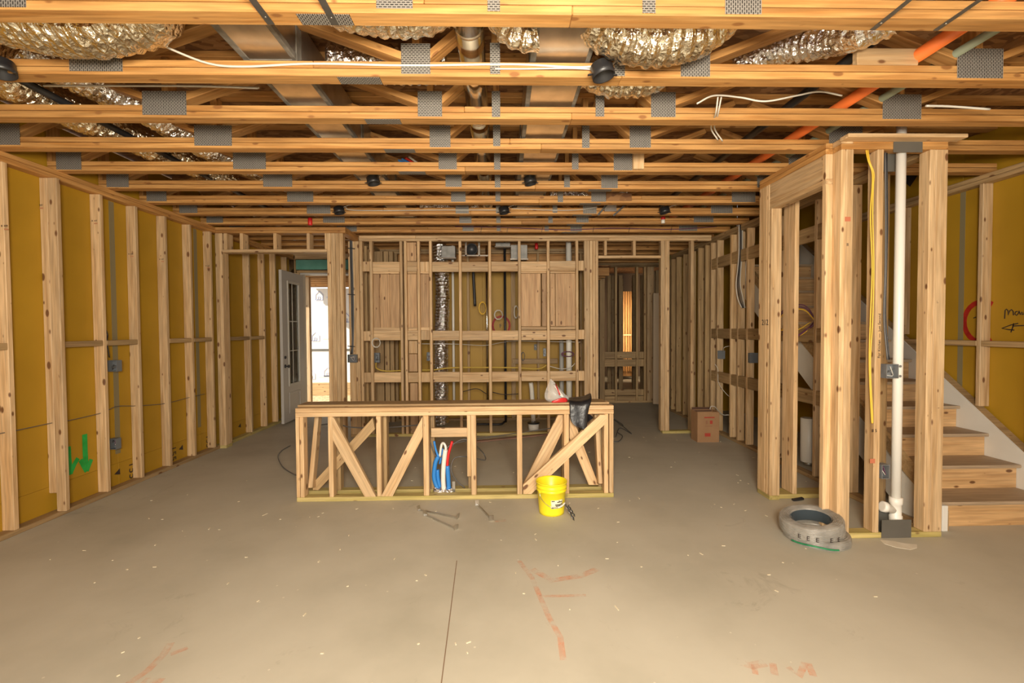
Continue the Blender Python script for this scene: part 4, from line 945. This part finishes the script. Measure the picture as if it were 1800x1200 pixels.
tube('green_strap', co, [Vector((cx+.215*math.cos(a), cy+.215*math.sin(a), .02+.02*i)) for i, a in enumerate([R(-10), R(-4), R(3), R(-2)])], .009, GREENT, 6)
prism('grout_smear', fl, [P(x, y, Z=.0) for x, y in ((1547, 949), (1570, 951), (1590, 955), (1612, 957), (1612, 963), (1600, 966), (1575, 962), (1555, 956))], (0, 0, .002), SPLASH)
# ------------------------------------------------------------------ carton
by = P(1245, 777, Z=0).y; b0, b1 = XO(1226, by, 760), XO(1264, by, 760)
cb = thing('cardboard_box', ((b0+b1)/2, by+.1, 0), 'tall open cardboard box with faded red print beside the stair wall', 'box')
hz = ZO(724, 1245, Y=by); t_ = .004
bx('front_panel', cb, b0, b1, by, by+t_, 0, hz, CARD, 0); bx('back_panel', cb, b0, b1, by+.2, by+.2+t_, 0, hz+.0, CARD, 0)
bx('side_panel', cb, b0, b0+t_, by+t_, by+.2, 0, hz, CARD, 0); bx('side_panel', cb, b1-t_, b1, by+t_, by+.2, 0, hz, CARD, 0)
bx('bottom_panel', cb, b0+t_, b1-t_, by+t_, by+.2, 0, t_, CARDIN, 0)
lum('top_flap', cb, (b0+.01, by+.205, hz+.002), (b1-.01, by+.205, hz+.002), .06, .004, (0, .3, 1), CARDIN, 0)
for (x0_, x1_, y0_, y1_) in ((1238, 1256, 732.5, 734.6), (1248, 1252.5, 739, 745), (1240.5, 1244, 739, 745), (1239, 1252, 748.3, 749.3), (1239, 1249, 761, 767)):
    bx('red_print', cb, XO(x0_, by, 740), XO(x1_, by, 740), by-.0012, by-.0002, ZO(y1_, 1245, Y=by), ZO(y0_, 1245, Y=by), REDPRINT if x0_ > 1247 or y0_ < 735 or y0_ > 760 else mat('faint_print', col=(.30, .14, .07)), 0)
cable([P(1248, 719, Y=by+.05), P(1250, 714, Y=by+.06), P(1257, 715, Y=by+.08), P(1263, 722, Y=by+.15), P(1272, 729, Y=6.3), P(1284, 730, Y=6.3), P(1300, 745, Y=6.2), P(1304, 746, Y=6.2)], .006, WCAB, 'white cable hanging out of the open cardboard box')
# grey boxes on stair wall
for x0_, x1_, y0_, y1_, lb in ((1259, 1273, 616, 630, 'square grey electrical box on the stair wall, the farther of two'), (1314, 1331, 620, 637, 'square grey electrical box on the stair wall, next to the closet post')):
    yv = YO(x0_, XR1)-.0; za, zb_ = ZO(y1_, x0_, X=XR1), ZO(y0_, x0_, X=XR1)
    o = bx('electrical_box', None, XR1+.004, XR1+.10, yv-.05, yv-.003, za, zb_, BLUEBOX, .004); tag(o, lb, 'junction box')
    bx('box_rim', o, XR1+.0, XR1+.104, yv-.054, yv-.050, za-.003, zb_+.003, BLUEBOX, 0)
# cables through the stair wall studs
for i, (dx, m_) in enumerate(((0, WCAB), (2.2, BLACK), (4.2, GCAB), (6.2, WCAB), (15.5, WCAB))):
    yv = 5.93
    cable([P(1299+dx, 395, Y=yv), P(1299+dx, 440, Y=yv), P(1297+dx*.9, 470, Y=yv), P(1294+dx*1.2, 500, Y=yv-.02), P(1297+dx*1.5, 525, Y=yv), P(1304+dx*.9, 541, Y=yv)], .0065, m_,
          ['white cable hanging in the stair wall, leftmost of the bundle', 'black cable hanging in the bundle in the stair wall', 'grey cable hanging in the bundle in the stair wall', 'white cable at the right side of the stair wall bundle', 'white cable hanging on its own right of the stair wall bundle'][i])
cable([P(1271, 617, Y=6.5), P(1274, 610, Y=6.4), P(1290, 607, Y=6.4), P(1304, 605, Y=6.3)], .004, WCAB, 'thin white wire running level past the farther grey box on the stair wall')
cable([P(1257, 640, Y=6.55), P(1262, 650, Y=6.55), P(1263, 672, Y=6.5), P(1275, 690, Y=6.4), P(1288, 702, Y=6.3)], .004, WCAB, 'white cable sagging below the farther grey box')
# purple and yellow loop behind closet
yv = 4.62
for i in range(3):
    cable([P(1367, 555+i*4, Y=yv), P(1385, 540+i*3, Y=yv), P(1412, 536+i*4, Y=yv), P(1428, 552+i*3, Y=yv), P(1430, 566, Y=yv), P(1415, 580+i*2, Y=yv), P(1398, 590, Y=yv), P(1375, 588-i*5, Y=yv)], .006, PURP if i < 2 else YCAB,
          ['purple cable loop behind the closet opening, outermost', 'purple cable loop behind the closet opening, inner', 'yellow cable loop among the purple ones behind the closet opening'][i])
cable([P(1400, 592, Y=yv), P(1425, 575, Y=yv), P(1450, 552, Y=yv-.1)], .010, PURP, 'thick purple cable leading from the loop to the right closet post')
cable([P(1368, 580, Y=yv), P(1400, 580, Y=yv), P(1425, 566, Y=yv)], .005, YCAB, 'yellow cable running level through the purple loop')
# white canister and drain pipe behind closet
c = P(1421, 800, Y=5.0)
o = thing('white_canister', (c.x, 5.0, c.z-.05), 'white cylinder standing under the stairs behind the closet opening', 'canister')
zc0 = 0.0
lathe('body', o, [(.075, 0.04), (.078, .05), (.078, ZO(735, 1421, Y=5.0)), (.07, ZO(735, 1421, Y=5.0)+.005)], WHITE, (c.x, 5.0, 0), seg=24)
lathe('metal_foot', o, [(.05, 0), (.05, .04)], GALV, (c.x, 5.0, 0), seg=20)
c = P(1373, 765, Y=5.3); o = thing('dark_pail', (c.x, 5.3, 0), 'black pail on the floor behind the closet studs', 'pail')
lathe('shell', o, [(.10, 0), (.13, .36), (.135, .37), (.125, .37), (.095, .02), (.001, .02)], BLACK, (c.x, 5.3, 0), seg=24)
o = lum('offcut', None, P(1397, 865, Y=YG0-.05)+Vector((-.02, 0, -.0)), P(1412, 862, Y=YG0-.05), .03, .02, (0, 1, 0), BLACK); o.location.z = .012
tag(o, 'small dark scrap lying against the closet floor plate', 'scrap')

# ------------------------------------------------------------------ ducts above
def bay(k): return T0+(k-.5)*SP-.044
cut1 = dict(cat='duct')
yb0 = 2.275
def lowpts(lst, Y, r):
    q = [P(x, y, Y=Y)+Vector((0, 0, r)) for x, y in lst]
    for p in q: p.z = min(p.z, ZD-.035-r)
    return q
d = flex('flexible_duct', None, lowpts([(-90, 40), (0, 73), (60, 87), (150, 96), (215, 86), (262, 66)], yb0, .155)+[Vector((-1.66, 2.20, 3.05)), Vector((-1.55, 1.98, 3.06)), Vector((-1.52, 1.6, 3.06))], .155, FOIL, 1)
tag(d, 'big golden foil flexible duct sagging at the upper left corner', 'flexible duct')
d = flex('flexible_duct', None, lowpts([(1042, 66), (1070, 90), (1110, 108), (1150, 113), (1195, 108), (1235, 92), (1262, 66), (1275, 40)], yb0, .13), .13, FOIL, 2)
tag(d, 'fat foil flexible duct bulging right of the black can, above centre right', 'flexible duct')
d = flex('flexible_duct', None, [P(1290, 122, Y=2.86), P(1370, 88, Y=2.74), P(1450, 72, Y=2.55), P(1510, 55, Y=2.38), P(1580, 25, Y=2.25)], .085, FOILS, 3)
tag(d, 'slim silver flexible duct slanting up toward the orange pipe', 'flexible duct')
d = flex('flexible_duct', None, lowpts([(575, 28), (620, 52), (680, 60), (735, 60), (775, 44), (795, 10)], yb0-.02, .12), .12, FOIL, 4)
tag(d, 'foil flexible duct just showing under the nearest truss left of the round duct', 'flexible duct')
d = flex('flexible_duct', None, lowpts([(868, 20), (880, 56), (905, 82), (930, 90), (943, 88)], yb0+.02, .075), .075, FOIL, 5)
tag(d, 'short foil flexible duct curling into the left side of the central square duct', 'flexible duct')
yb1 = bay(2)+.0
d = flex('flexible_duct', None, [Vector((-.98, 2.80, 3.06)), Vector((-.6, 2.80, 3.045)), Vector((-.3, 2.80, 3.05))], .10, FOILS, 6)
tag(d, 'silver flexible duct glinting behind the second truss left of the round duct', 'flexible duct')
d = flex('flexible_duct', None, lowpts([(1030, 150), (1060, 165), (1100, 169), (1140, 165), (1165, 148)], bay(2)-.03, .10), .10, FOIL, 7)
tag(d, 'foil flexible duct dipping behind the second truss below the fat duct', 'flexible duct')
d = flex('flexible_duct', None, [Vector((-2.9, 2.62, 3.02)), Vector((-2.95, 3.1, 3.01)), Vector((-2.88, 3.7, 3.01)), Vector((-2.8, 4.3, 3.02)), Vector((-2.75, 4.9, 3.03))], .11, FOIL, 8)
tag(d, 'golden flexible duct running away through the trusses along the left wall', 'flexible duct')
d = flex('flexible_duct', None, [Vector((-2.62, 2.62, 3.05)), Vector((-2.42, 3.3, 3.02)), Vector((-2.40, 3.9, 3.01)), Vector((-2.25, 4.6, 3.02)), Vector((-2.1, 5.2, 3.03))], .10, FOILS, 9)
tag(d, 'silver flexible duct running away through the trusses beside the black pipe', 'flexible duct')
d = flex('flexible_duct', None, [Vector((.55, bay(7), 2.99)), Vector((1.0, bay(7), 2.97)), Vector((1.4, bay(7), 3.0))], .075, FOILS, 10)
tag(d, 'silver flexible duct glinting far back at ceiling centre right', 'flexible duct')
d = flex('flexible_duct', None, [Vector((-.95, bay(8), 3.0)), Vector((-.5, bay(8), 2.97)), Vector((-.25, bay(8), 3.0))], .075, FOILS, 11)
tag(d, 'silver flexible duct glinting far back at ceiling centre left', 'flexible duct')
rd = thing('round_duct', (-.15, 3, 3.03), 'bright round sheet-metal duct running back through the trusses', 'duct')
for i in range(6): tube('duct_section', rd, [Vector((-.15, 1.4+i*1.0, 3.03)), Vector((-.15, 2.398+i*1.0, 3.03))], .074, GALVB, 32, False); lathe('joint_band', rd, [(.076, -.012), (.079, 0), (.076, .012)], GALVB, (-.15, 2.4+i*1.0, 3.03), rot=Matrix.Rotation(R(90), 4, 'X'), seg=32)
def sqduct(x0_, x1_, z0_, z1_, label, y1=5.8):
    o = thing('rectangular_duct', ((x0_+x1_)/2, 3, z0_), label, 'duct')
    for i in range(4):
        a, b = 1.4+i*1.15, 2.545+i*1.15
        bx('duct_section', o, x0_, x1_, a, b, z0_, z1_, GALV, .004)
        bx('mastic_seal', o, x0_-.004, x1_+.004, b-.03, b+.035, z0_-.004, z1_+.003, MASTIC, .003)
        bx('mastic_seal', o, x0_-.003, x0_+.018+random.uniform(0, .015), a, b, z0_-.003, z0_+.02, MASTIC, .003)
        bx('mastic_seal', o, x1_-.015-random.uniform(0, .015), x1_+.003, a, b, z0_-.003, z0_+.03, MASTIC, .003)
    return o
sqduct(-1.33, -1.06, 2.915, 3.15, 'square sheet-metal duct at ceiling left of centre, sealed with grey mastic')
sqduct(.165, .475, 2.905, 3.15, 'square sheet-metal duct in the central truss opening, sealed with grey mastic')
# pipes in the trusses
def py_(name, X, Z, r, m, y0, y1, label, cat='pipe', seg=16):
    return tag(tube(name, None, [Vector((X, y0, Z)), Vector((X, (y0+y1)/2, Z)), Vector((X, y1, Z))], r, m, seg, False), label, cat)
py_('drain_pipe', -2.73, 2.94, .022, BLACK, 2.1, 6.0, 'black drain pipe running back beside the foil ducts at the left')
py_('orange_pipe', 2.235, 2.945, .034, ORANGE, 1.5, 6.1, 'orange sprinkler pipe running back through the trusses at right', 'pipe', 20)
py_('drain_pipe', 1.99, 3.02, .028, BLACK, 1.5, 5.8, 'black drain pipe running back just left of the orange pipe')
py_('conduit', 2.43, 2.95, .022, SAGE, 1.5, 5.8, 'sage green conduit running back just right of the orange pipe')
c = P(1562, 101, Y=T0+SP-W4)
bl = bx('wood_block', None, XO(1508, 2.475, 100), XO(1616, 2.475, 100), 2.478, 2.516, ZC+2*T+.002, ZC+2*T+.090, SPF); tag(bl, 'short pine block standing on the second truss beside the orange pipe', 'wood block')
# white cable stapled along second truss
yk = T0+SP-W4-.006
cable([P(255, 68, Y=2.42), P(290, 82, Y=2.45), P(365, 111, Y=yk), P(430, 117, Y=yk), P(550, 112, Y=yk), P(720, 115, Y=yk), P(900, 113, Y=yk), P(1000, 118, Y=yk), P(1048, 117, Y=yk)], .0058, WCAB, 'long white cable stapled along the face of the second truss')
cable([P(870, 121, Y=yk), P(930, 121, Y=yk), P(1000, 120, Y=yk), P(1045, 122, Y=yk)], .004, WCAB, 'second white cable below the long one, ending at the black can')
for i, e in enumerate(((1088, 98), (1093, 100), (1098, 103))):
    cable([P(1074, 115+i, Y=yk-.02), P(1080+i, 108, Y=yk-.01), P(*e, Y=yk+.0)], .0048, WCAB, ['left', 'middle', 'right'][i]+' white cable end sticking up out of the large black can', group='cable ends at the large black can')
for i, (y, za) in enumerate(((2.78, 2.905), (2.80, 2.917))):
    cable([Vector((-2.6, y, za)), Vector((-1.8, y, za+.004)), Vector((-1.40, y+.01, za))], .006, WCAB, ['lower', 'upper'][i]+' white cable lying level behind the second truss at left', group='cables behind the second truss at left')
cable([P(1225, 182, Y=2.80), P(1255, 168, Y=2.80), P(1300, 171, Y=2.80), P(1345, 178, Y=2.78), P(1400, 168, Y=2.8), P(1440, 161, Y=2.8), P(1480, 168, Y=2.8)], .0055, WCAB, 'white cable bundle looping behind the second truss at right')
cable([P(1262, 170, Y=2.82), P(1258, 200, Y=2.9), P(1250, 225, Y=3.2), P(1262, 246, Y=3.3)], .005, WCAB, 'white cable dropping down behind the third truss at right')
cable([P(1268, 170, Y=2.83), P(1262, 200, Y=2.92), P(1256, 225, Y=3.22), P(1270, 248, Y=3.32)], .005, WCAB, 'second white cable dropping behind the third truss at right')
cable([P(1628, 186, Y=2.82), P(1670, 187, Y=2.82), P(1740, 192, Y=2.8)], .007, WCAB, 'white cable lying behind the second truss at far right')
for i, m_ in enumerate((WCAB, REDP, BLUEP, BLUEP)):
    cable([Vector((-.78-.03*i, bay(5)-.12, 2.99-.01*i)), Vector((-.70-.03*i, bay(5)+.0, 2.96)), Vector((-.6-.03*i, bay(5)+.14, 2.93))], .009, m_, ['white water tube in the blue and red cluster above the black cans', 'red water tube in the cluster above the black cans', 'left blue water tube in the cluster above the black cans', 'right blue water tube in the cluster above the black cans'][i])
# black round boxes
def can(px, py, Y, r, label):
    c = P(px, py, Y=Y); o = thing('round_ceiling_box', c, label, 'ceiling box')
    rt = Matrix.Rotation(R(-12), 4, 'Y') @ Matrix.Rotation(R(-4), 4, 'X')
    h = r*1.15
    lathe('housing', o, [(.001, h*.5), (r*.93, h*.5), (r*.97, h*.44), (r*.97, -.05*h), (r, -.08*h), (r, -h*.5), (r*.9, -h*.5), (r*.88, h*.3), (.001, h*.32)], BLACK, c, rot=rt, seg=28)
    for s in (-1, 1): lum('mounting_tab', o, c+Vector((s*r*.95, 0, -h*.3)), c+Vector((s*r*1.3, 0, -h*.35)), .014, .006, (0, 1, 0), BLACK, .001)
    return o
can(1059, 124, yk-.055, .058, 'large round black plastic box hanging on the second truss, white cables in it')
can(3, 120, yk-.04, .055, 'round black plastic box cut off by the left edge of the frame')
for (x, y, k, lb) in ((656, 317, 5, 'round black box on the ceiling, left of the two on the nearer row'), (932, 317, 5, 'round black box on the ceiling, right of the two on the nearer row'), (596, 369.5, 7, 'round black box on the ceiling, leftmost of the far row of three'), (886, 369.5, 7, 'round black box on the ceiling, middle of the far row of three'), (1168, 369.5, 7, 'round black box on the ceiling, rightmost of the far row of three')):
    can(x, y, T0+k*SP-W4-.062, .058, lb)
    c = P(x+8, y-8, Y=T0+k*SP-W4-.03); cable([P(x+6, y-4, Y=T0+k*SP-W4-.05), P(x+14, y-8, Y=T0+k*SP-W4-.02), P(x+24, y-10, Y=T0+k*SP-W4-.006)], .005, WCAB, 'short white cable leaving the '+lb.replace('on the ceiling, ', '')[:200], group='cables at the small ceiling boxes')
yv = T0+7*SP-W4-.006
cable([P(607, 364, Y=yv), P(618, 369, Y=yv), P(680, 370, Y=yv), P(780, 369, Y=yv), P(874, 369, Y=yv)], .004, WCAB, 'thin white cable joining the far round ceiling boxes, left run')
cable([P(900, 366, Y=yv), P(960, 369, Y=yv), P(1010, 369, Y=yv), P(1050, 364, Y=yv)], .004, WCAB, 'thin white cable leaving the middle far ceiling box to the right')
yv = T0+9*SP-W4-.006
cable([P(800, 398, Y=yv), P(900, 400, Y=yv), P(990, 404, Y=yv), P(1080, 401, Y=yv), P(1180, 403, Y=yv), P(1260, 398, Y=yv)], .006, PURP, 'dark red cable stapled along the truss above the back partition')
for x, w_ in ((846, 'leftmost'), (892, 'second from left'), (953, 'third from left'), (1043, 'third from right'), (1106, 'second from right'), (1180, 'rightmost')):
    c = P(x, 404, Y=yv-.006); o = lum('cable_tie', None, P(x+1, 399, Y=yv-.006), P(x-1, 408, Y=yv-.006), .006, .003, (1, 0, 0), BLACK, 0); tag(o, 'small black cable tie on the dark red ceiling cable, '+w_+' of six', 'cable tie', 'cable ties above the back partition')
for (x, y0_, y1_, k, lb) in ((545, 382, 396, 8, 'red plastic sprinkler cap hanging under the far truss at left'), (1165.5, 380, 386, 8, 'red and white sprinkler cap hanging under the far truss at right'), (943, 427, 438, 11, 'red sprinkler cap seen above the back partition')):
    c = P(x, y0_, Y=T0+k*SP-W4-.02); c2 = P(x, y1_, Y=T0+k*SP-W4-.02); o = thing('sprinkler_cap', c, lb, 'sprinkler cap')
    hh = c.z-c2.z; lathe('cap', o, [(.014, 0), (.026, -.01), (.026, -hh*.9), (.02, -hh), (.001, -hh)], REDP, c, seg=16)
    if x > 1100: lathe('white_skirt', o, [(.024, 0), (.024, -.045), (.001, -.047)], WHITE, c2, seg=16)

# ------------------------------------------------------------------ utilities behind the open stud wall
yu = 7.25
rf = flex('riser_duct', None, [P(776, 748, Y=yu)+Vector((.03, 0, .02)), P(776, 735, Y=yu)+Vector((0, 0, .03)), P(776, 700, Y=yu), P(776, 600, Y=yu), P(778, 520, Y=yu), P(775, 460, Y=yu), P(772, 430, Y=yu)], .105, FOILS, 12)
tag(rf, 'silver foil duct rising vertically behind the back partition', 'flexible duct')
def vert(name, px, Y, y0, y1, r, m, label, cat, seg=12):
    a, b = P(px, y0, Y=Y), P(px, y1, Y=Y); return tag(tube(name, None, [Vector((a.x, Y, a.z)), Vector((a.x, Y, (a.z+b.z)/2)), Vector((a.x, Y, b.z))], r, m, seg, False), label, cat)
vert('conduit', 795.5, 7.4, 425, 712, .020, WHITE, 'pale vertical conduit just right of the silver duct riser', 'pipe')
vert('conduit', 855, 7.4, 425, 706, .016, GALVB, 'bright steel conduit behind the middle of the partition', 'pipe')
vert('vent_stack', 887, 7.35, 425, 742, .019, BLACK, 'black vertical pipe running full height behind the partition', 'pipe')
cable([P(887, 741, Y=7.35), P(880, 745, Y=7.3), P(860, 745, Y=7.3), P(836, 745, Y=7.3)], .018, BLACK, 'black pipe lying on the floor at the foot of the vertical black pipe', 'pipe')
cable([P(832, 475, Y=7.2), P(833, 500, Y=7.2), P(835, 538, Y=7.2)], .022, BLACK, 'short black pipe hanging behind the partition, open at the bottom', 'pipe')
vert('drain_stack', 999.5, 7.0, 425, 742, .042, WHITE, 'thick white plastic stack at the right end of the partition', 'pipe', 20)
vert('drain_stack', 987, 7.3, 598, 742, .035, mat('grey_pvc', col=(.42, .42, .40), rough=.4), 'grey plastic pipe just left of the thick white stack', 'pipe')
tag(tube('drain_stack', None, [P(933, 672, Y=7.3), P(935, 690, Y=7.3), P(938, 747, Y=7.3)], .035, WHITE, 14), 'white plastic pipe stub slanting down left of the white stacks', 'pipe')
for (x0_, x1_, y0_, y1_, Y, lb, m_) in ((658, 667, 620, 637, YW2+.02, 'dark electrical box on the second stud of the partition at left', BLUEBOX), (750, 756, 619, 634, YW2+.02, 'dark electrical box left of the silver duct riser', BLUEBOX), (939, 944.5, 605, 615, YREAR+.04, 'small blue-grey box on the yellow rear wall', BLUEBOX), (955, 960, 612, 626, YREAR+.04, 'pale grey box on the yellow rear wall by the white pipes', GBOX), (611, 627, 623, 637, YW2-.06, 'dark electrical box on the post right of the entry opening', BLUEBOX)):
    c = P((x0_+x1_)/2, (y0_+y1_)/2, Y=Y); sc_ = Y/F
    tag(ebox(None, (c.x, Y+.025, c.z), (x1_-x0_)*sc_, .05, (y1_-y0_)*sc_, m_), lb, 'junction box')
# cable bundle on post at entry
for i, m_ in enumerate((GCAB, BLACK, BLUEBOX)):
    cable([P(615.5+i*1.6, 412, Y=YW2-.012), P(615.5+i*1.8, 450, Y=YW2-.012), P(617+i*1.8, 500, Y=YW2-.015), P(618+i*1.8, 560, Y=YW2-.015), P(619+i, 600, Y=YW2-.015), P(616+i*2, 622, Y=YW2-.02)], .007, m_, ['grey cable', 'black cable', 'blue-grey cable'][i]+' in the bundle running down the post right of the entry opening')
for y, w_ in ((436, 'top'), (517, 'middle'), (608, 'bottom')): o = lum('cable_tie', None, P(611, y, Y=YW2-.03), P(624, y+1, Y=YW2-.03), .012, .004, (0, 0, 1), BLACK, 0); tag(o, w_+' black cable tie around the bundle on the post by the entry opening', 'cable tie', 'cable ties on the entry post')
def coil(cx_, cy_, rx, ry, Y, n, m_, label, r=.004):
    pts = []
    for i in range(n*10+1):
        a = i*math.pi/5; k_ = 1-.06*(i/10); pts.append(P(cx_+rx*k_*math.cos(a)+i*.02, cy_+ry*k_*math.sin(a), Y=Y-.004*(i/10)))
    o = tube('wire_coil', None, pts, r, m_, 5, False); return tag(o, label, 'wire coil')
coil(661, 602, 8, 9, YW2-.01, 3, WCAB, 'small white wire coil hung on the partition stud at left', .005)
coil(876, 553, 8, 9, 7.3, 3, WCAB, 'white wire coil hanging by the black vertical pipe')
coil(848, 541, 7, 12, 7.3, 3, YCAB, 'yellow wire coil hanging beside the bright conduit')
coil(907, 548, 4, 12, 7.3, 3, WCAB, 'narrow white wire coil left of the pine panel')
coil(998, 622, 12, 5, 6.9, 4, PURP, 'tangled dark wires across the thick white stack')
coil(919, 626, 3.5, 8, 7.0, 3, GCAB, 'grey wires bunched at the stud left of the small blue box')
cable([P(718, 604, Y=6.9), P(800, 604.5, Y=7.1), P(850, 607, Y=7.3), P(880, 602, Y=7.2), P(905, 599, Y=7.1), P(960, 600, Y=7.0), P(1020, 601, Y=6.9)], .005, WCAB, 'thin white cable stretched level behind the partition under its middle blocking')
cable([P(661, 637, Y=6.72), P(662, 647, Y=6.75), P(680, 652, Y=6.8), P(720, 650, Y=6.8), P(760, 650, Y=6.9), P(800, 646, Y=6.9), P(900, 646, Y=6.9), P(945, 648, Y=6.9), P(962, 641, Y=6.9)], .011, mat('ochre_cable', col=(.58, .40, .07)), 'ochre cable sagging behind the lower blocking of the partition')
cable([P(965, 643, Y=6.85), P(985, 648, Y=6.85), P(1002, 646, Y=6.85), P(1011, 638, Y=6.85)], .006, WCAB, 'white cable curving under the tangled wires at the thick white stack')
cable([P(814, 688, Y=7.2), P(838, 683, Y=7.2), P(855, 692, Y=7.2)], .006, INK, 'black cable sagging low behind the partition, left of the bright conduit')
cable([P(866, 689, Y=7.2), P(885, 693, Y=7.2), P(911, 692, Y=7.2)], .006, INK, 'black cable sagging low behind the partition, right of the bright conduit')
DULLG = mat('dull_galvanized_sheet', noisy((.20, .195, .18), (.30, .29, .27), 12, 4), rough=.5, metal=.4)
# sheet-metal boots over partition
for (x0_, x1_, y0_, y1_, lb) in ((776, 800, 432, 453, 'pale sheet-metal duct boot above the partition, left'), (898, 927, 430, 455, 'grey sheet-metal duct boot above the partition, right'), (871, 897, 426, 433, 'flat white metal cap above the partition between the two duct boots')):
    Y = 7.1; c0, c1 = P(x0_, y1_, Y=Y), P(x1_, y0_, Y=Y); o = thing('duct_boot', c0, lb, 'duct boot')
    bx('boot_body', o, c0.x, c1.x, Y, Y+.2, c0.z, c1.z, DULLG, .004); bx('boot_flange', o, c0.x-.012, c1.x+.012, Y-.004, Y-.001, c0.z-.012, c0.z+.006, GALVB, .001)
br = thing('fan_bracket', P(835, 440, Y=6.9), 'galvanized hanger bracket with a black fan outlet above the partition', 'bracket')
for x in (819, 842): lum('bracket_leg', br, P(x, 424, Y=6.85), P(x, 450, Y=6.85), .026, .004, (1, 0, 0), GALVB, 0)
lum('bracket_rail', br, P(806, 449, Y=6.85), P(862, 449, Y=6.85), .018, .004, (0, 0, 1), GALVB, 0)
lathe('fan_outlet', br, [(.085, 0), (.085, .12), (.075, .12), (.075, .01), (.001, .01)], BLACK, P(830, 440, Y=6.98), rot=Matrix.Rotation(R(90), 4, 'X'), seg=24)
# white paint can behind island
c = P(938, 757, Z=0); o = thing('white_bucket', c, 'small white bucket with black rim on the floor behind the island', 'bucket')
lathe('shell', o, [(.075, 0), (.082, .11), (.001, .112)], WHITE, c, seg=24); lathe('black_rim', o, [(.088, .11), (.09, .125), (.084, .13), (.001, .124)], BLACK, c, seg=24)
for i in range(2): tube('wire_end', o, [c+Vector((-.03+.02*i, 0, .125)), c+Vector((.0+.03*i, .02, .19))], .003, WCAB, 5, False)
# boards on floor behind island
pk = P(860, 775, Z=.01)
o = lum('floor_board', None, P(836, 776, Z=.012), P(962, 763, Z=.012), .07, .02, (0, 1, 0), mat('reddish_board', noisy((.22, .13, .09), (.30, .17, .12), 5, 3), rough=.8)); tag(o, 'thin reddish board lying on the floor behind the island', 'board')

# OSB gusset beside a plate on truss 6, nailer post across truss 4 and 5
k = 6; yv = T0+k*SP-W4
bx('osb_gusset', TR[k], XO(1065, yv, 345), XO(1110, yv, 345), yv-.013, yv-.003, ZC+.02, ZC+.10, OSB, .001)
for kk, x0_, x1_ in ((4, 1111, 1130),):
    yv = T0+kk*SP-W4; o = bx('nailer_block', TR[kk], XO(x0_, yv, 290), XO(x1_, yv, 290), yv-.04, yv-.0005, ZC+.01, ZC+.3, SPF)
# steel box hanging by two straps far right
bb = thing('duct_collar', P(1080, 370, Y=5.2), 'open sheet-metal collar hung on two steel straps under the far trusses', 'duct collar')
yv = T0+7*SP-.12
for a, b in (((1060, 371), (1082, 362)),): bx('collar_body', bb, XO(1062, yv, 366), XO(1083, yv, 366), yv-.02, yv-.002, ZO(372, 1070, Y=yv), ZO(361, 1070, Y=yv), GALV, 0)
for a, b in (((1051, 378), (1068, 358)), ((1078, 379), (1100, 359))): lum('hanger_strap', bb, P(*a, Y=yv-.03), P(*b, Y=yv-.024), .02, .002, (1, 0, 0), STEEL, 0)

# sawdust chips and drywall crumbs scattered on the slab (one object)
vs = []; fs = []; rr = random.Random(5)
for i in range(150):
    if i < 90: x, y = rr.uniform(-3, 2.2), rr.uniform(1.3, 4.0)
    else: x, y = rr.uniform(-3.3, 3.0), rr.uniform(3.9, 6.5)
    a = rr.uniform(0, 6.28); l = rr.uniform(.003, .012)*(1 if rr.random() < .85 else 2.2); w_ = rr.uniform(.002, .004); b0_ = len(vs)
    for z in (.0002, .003):
        for sx_, sy2 in ((-1, -1), (1, -1), (1, 1), (-1, 1)):
            vs.append((x+math.cos(a)*l*sx_-math.sin(a)*w_*sy2, y+math.sin(a)*l*sx_+math.cos(a)*w_*sy2, z))
    fs += [tuple(b0_+q for q in f) for f in ((4, 5, 6, 7), (0, 1, 5, 4), (1, 2, 6, 5), (2, 3, 7, 6), (3, 0, 4, 7))]
me = bpy.data.meshes.new('chips'); me.from_pydata(vs, [], fs); me.materials.append(mat('pale_wood_chip', col=(.70, .62, .45), rough=.9)); me.update()
tag(mk('wood_chips', me, None), 'pale wood chips and crumbs scattered over the concrete floor', 'debris', kind='stuff')
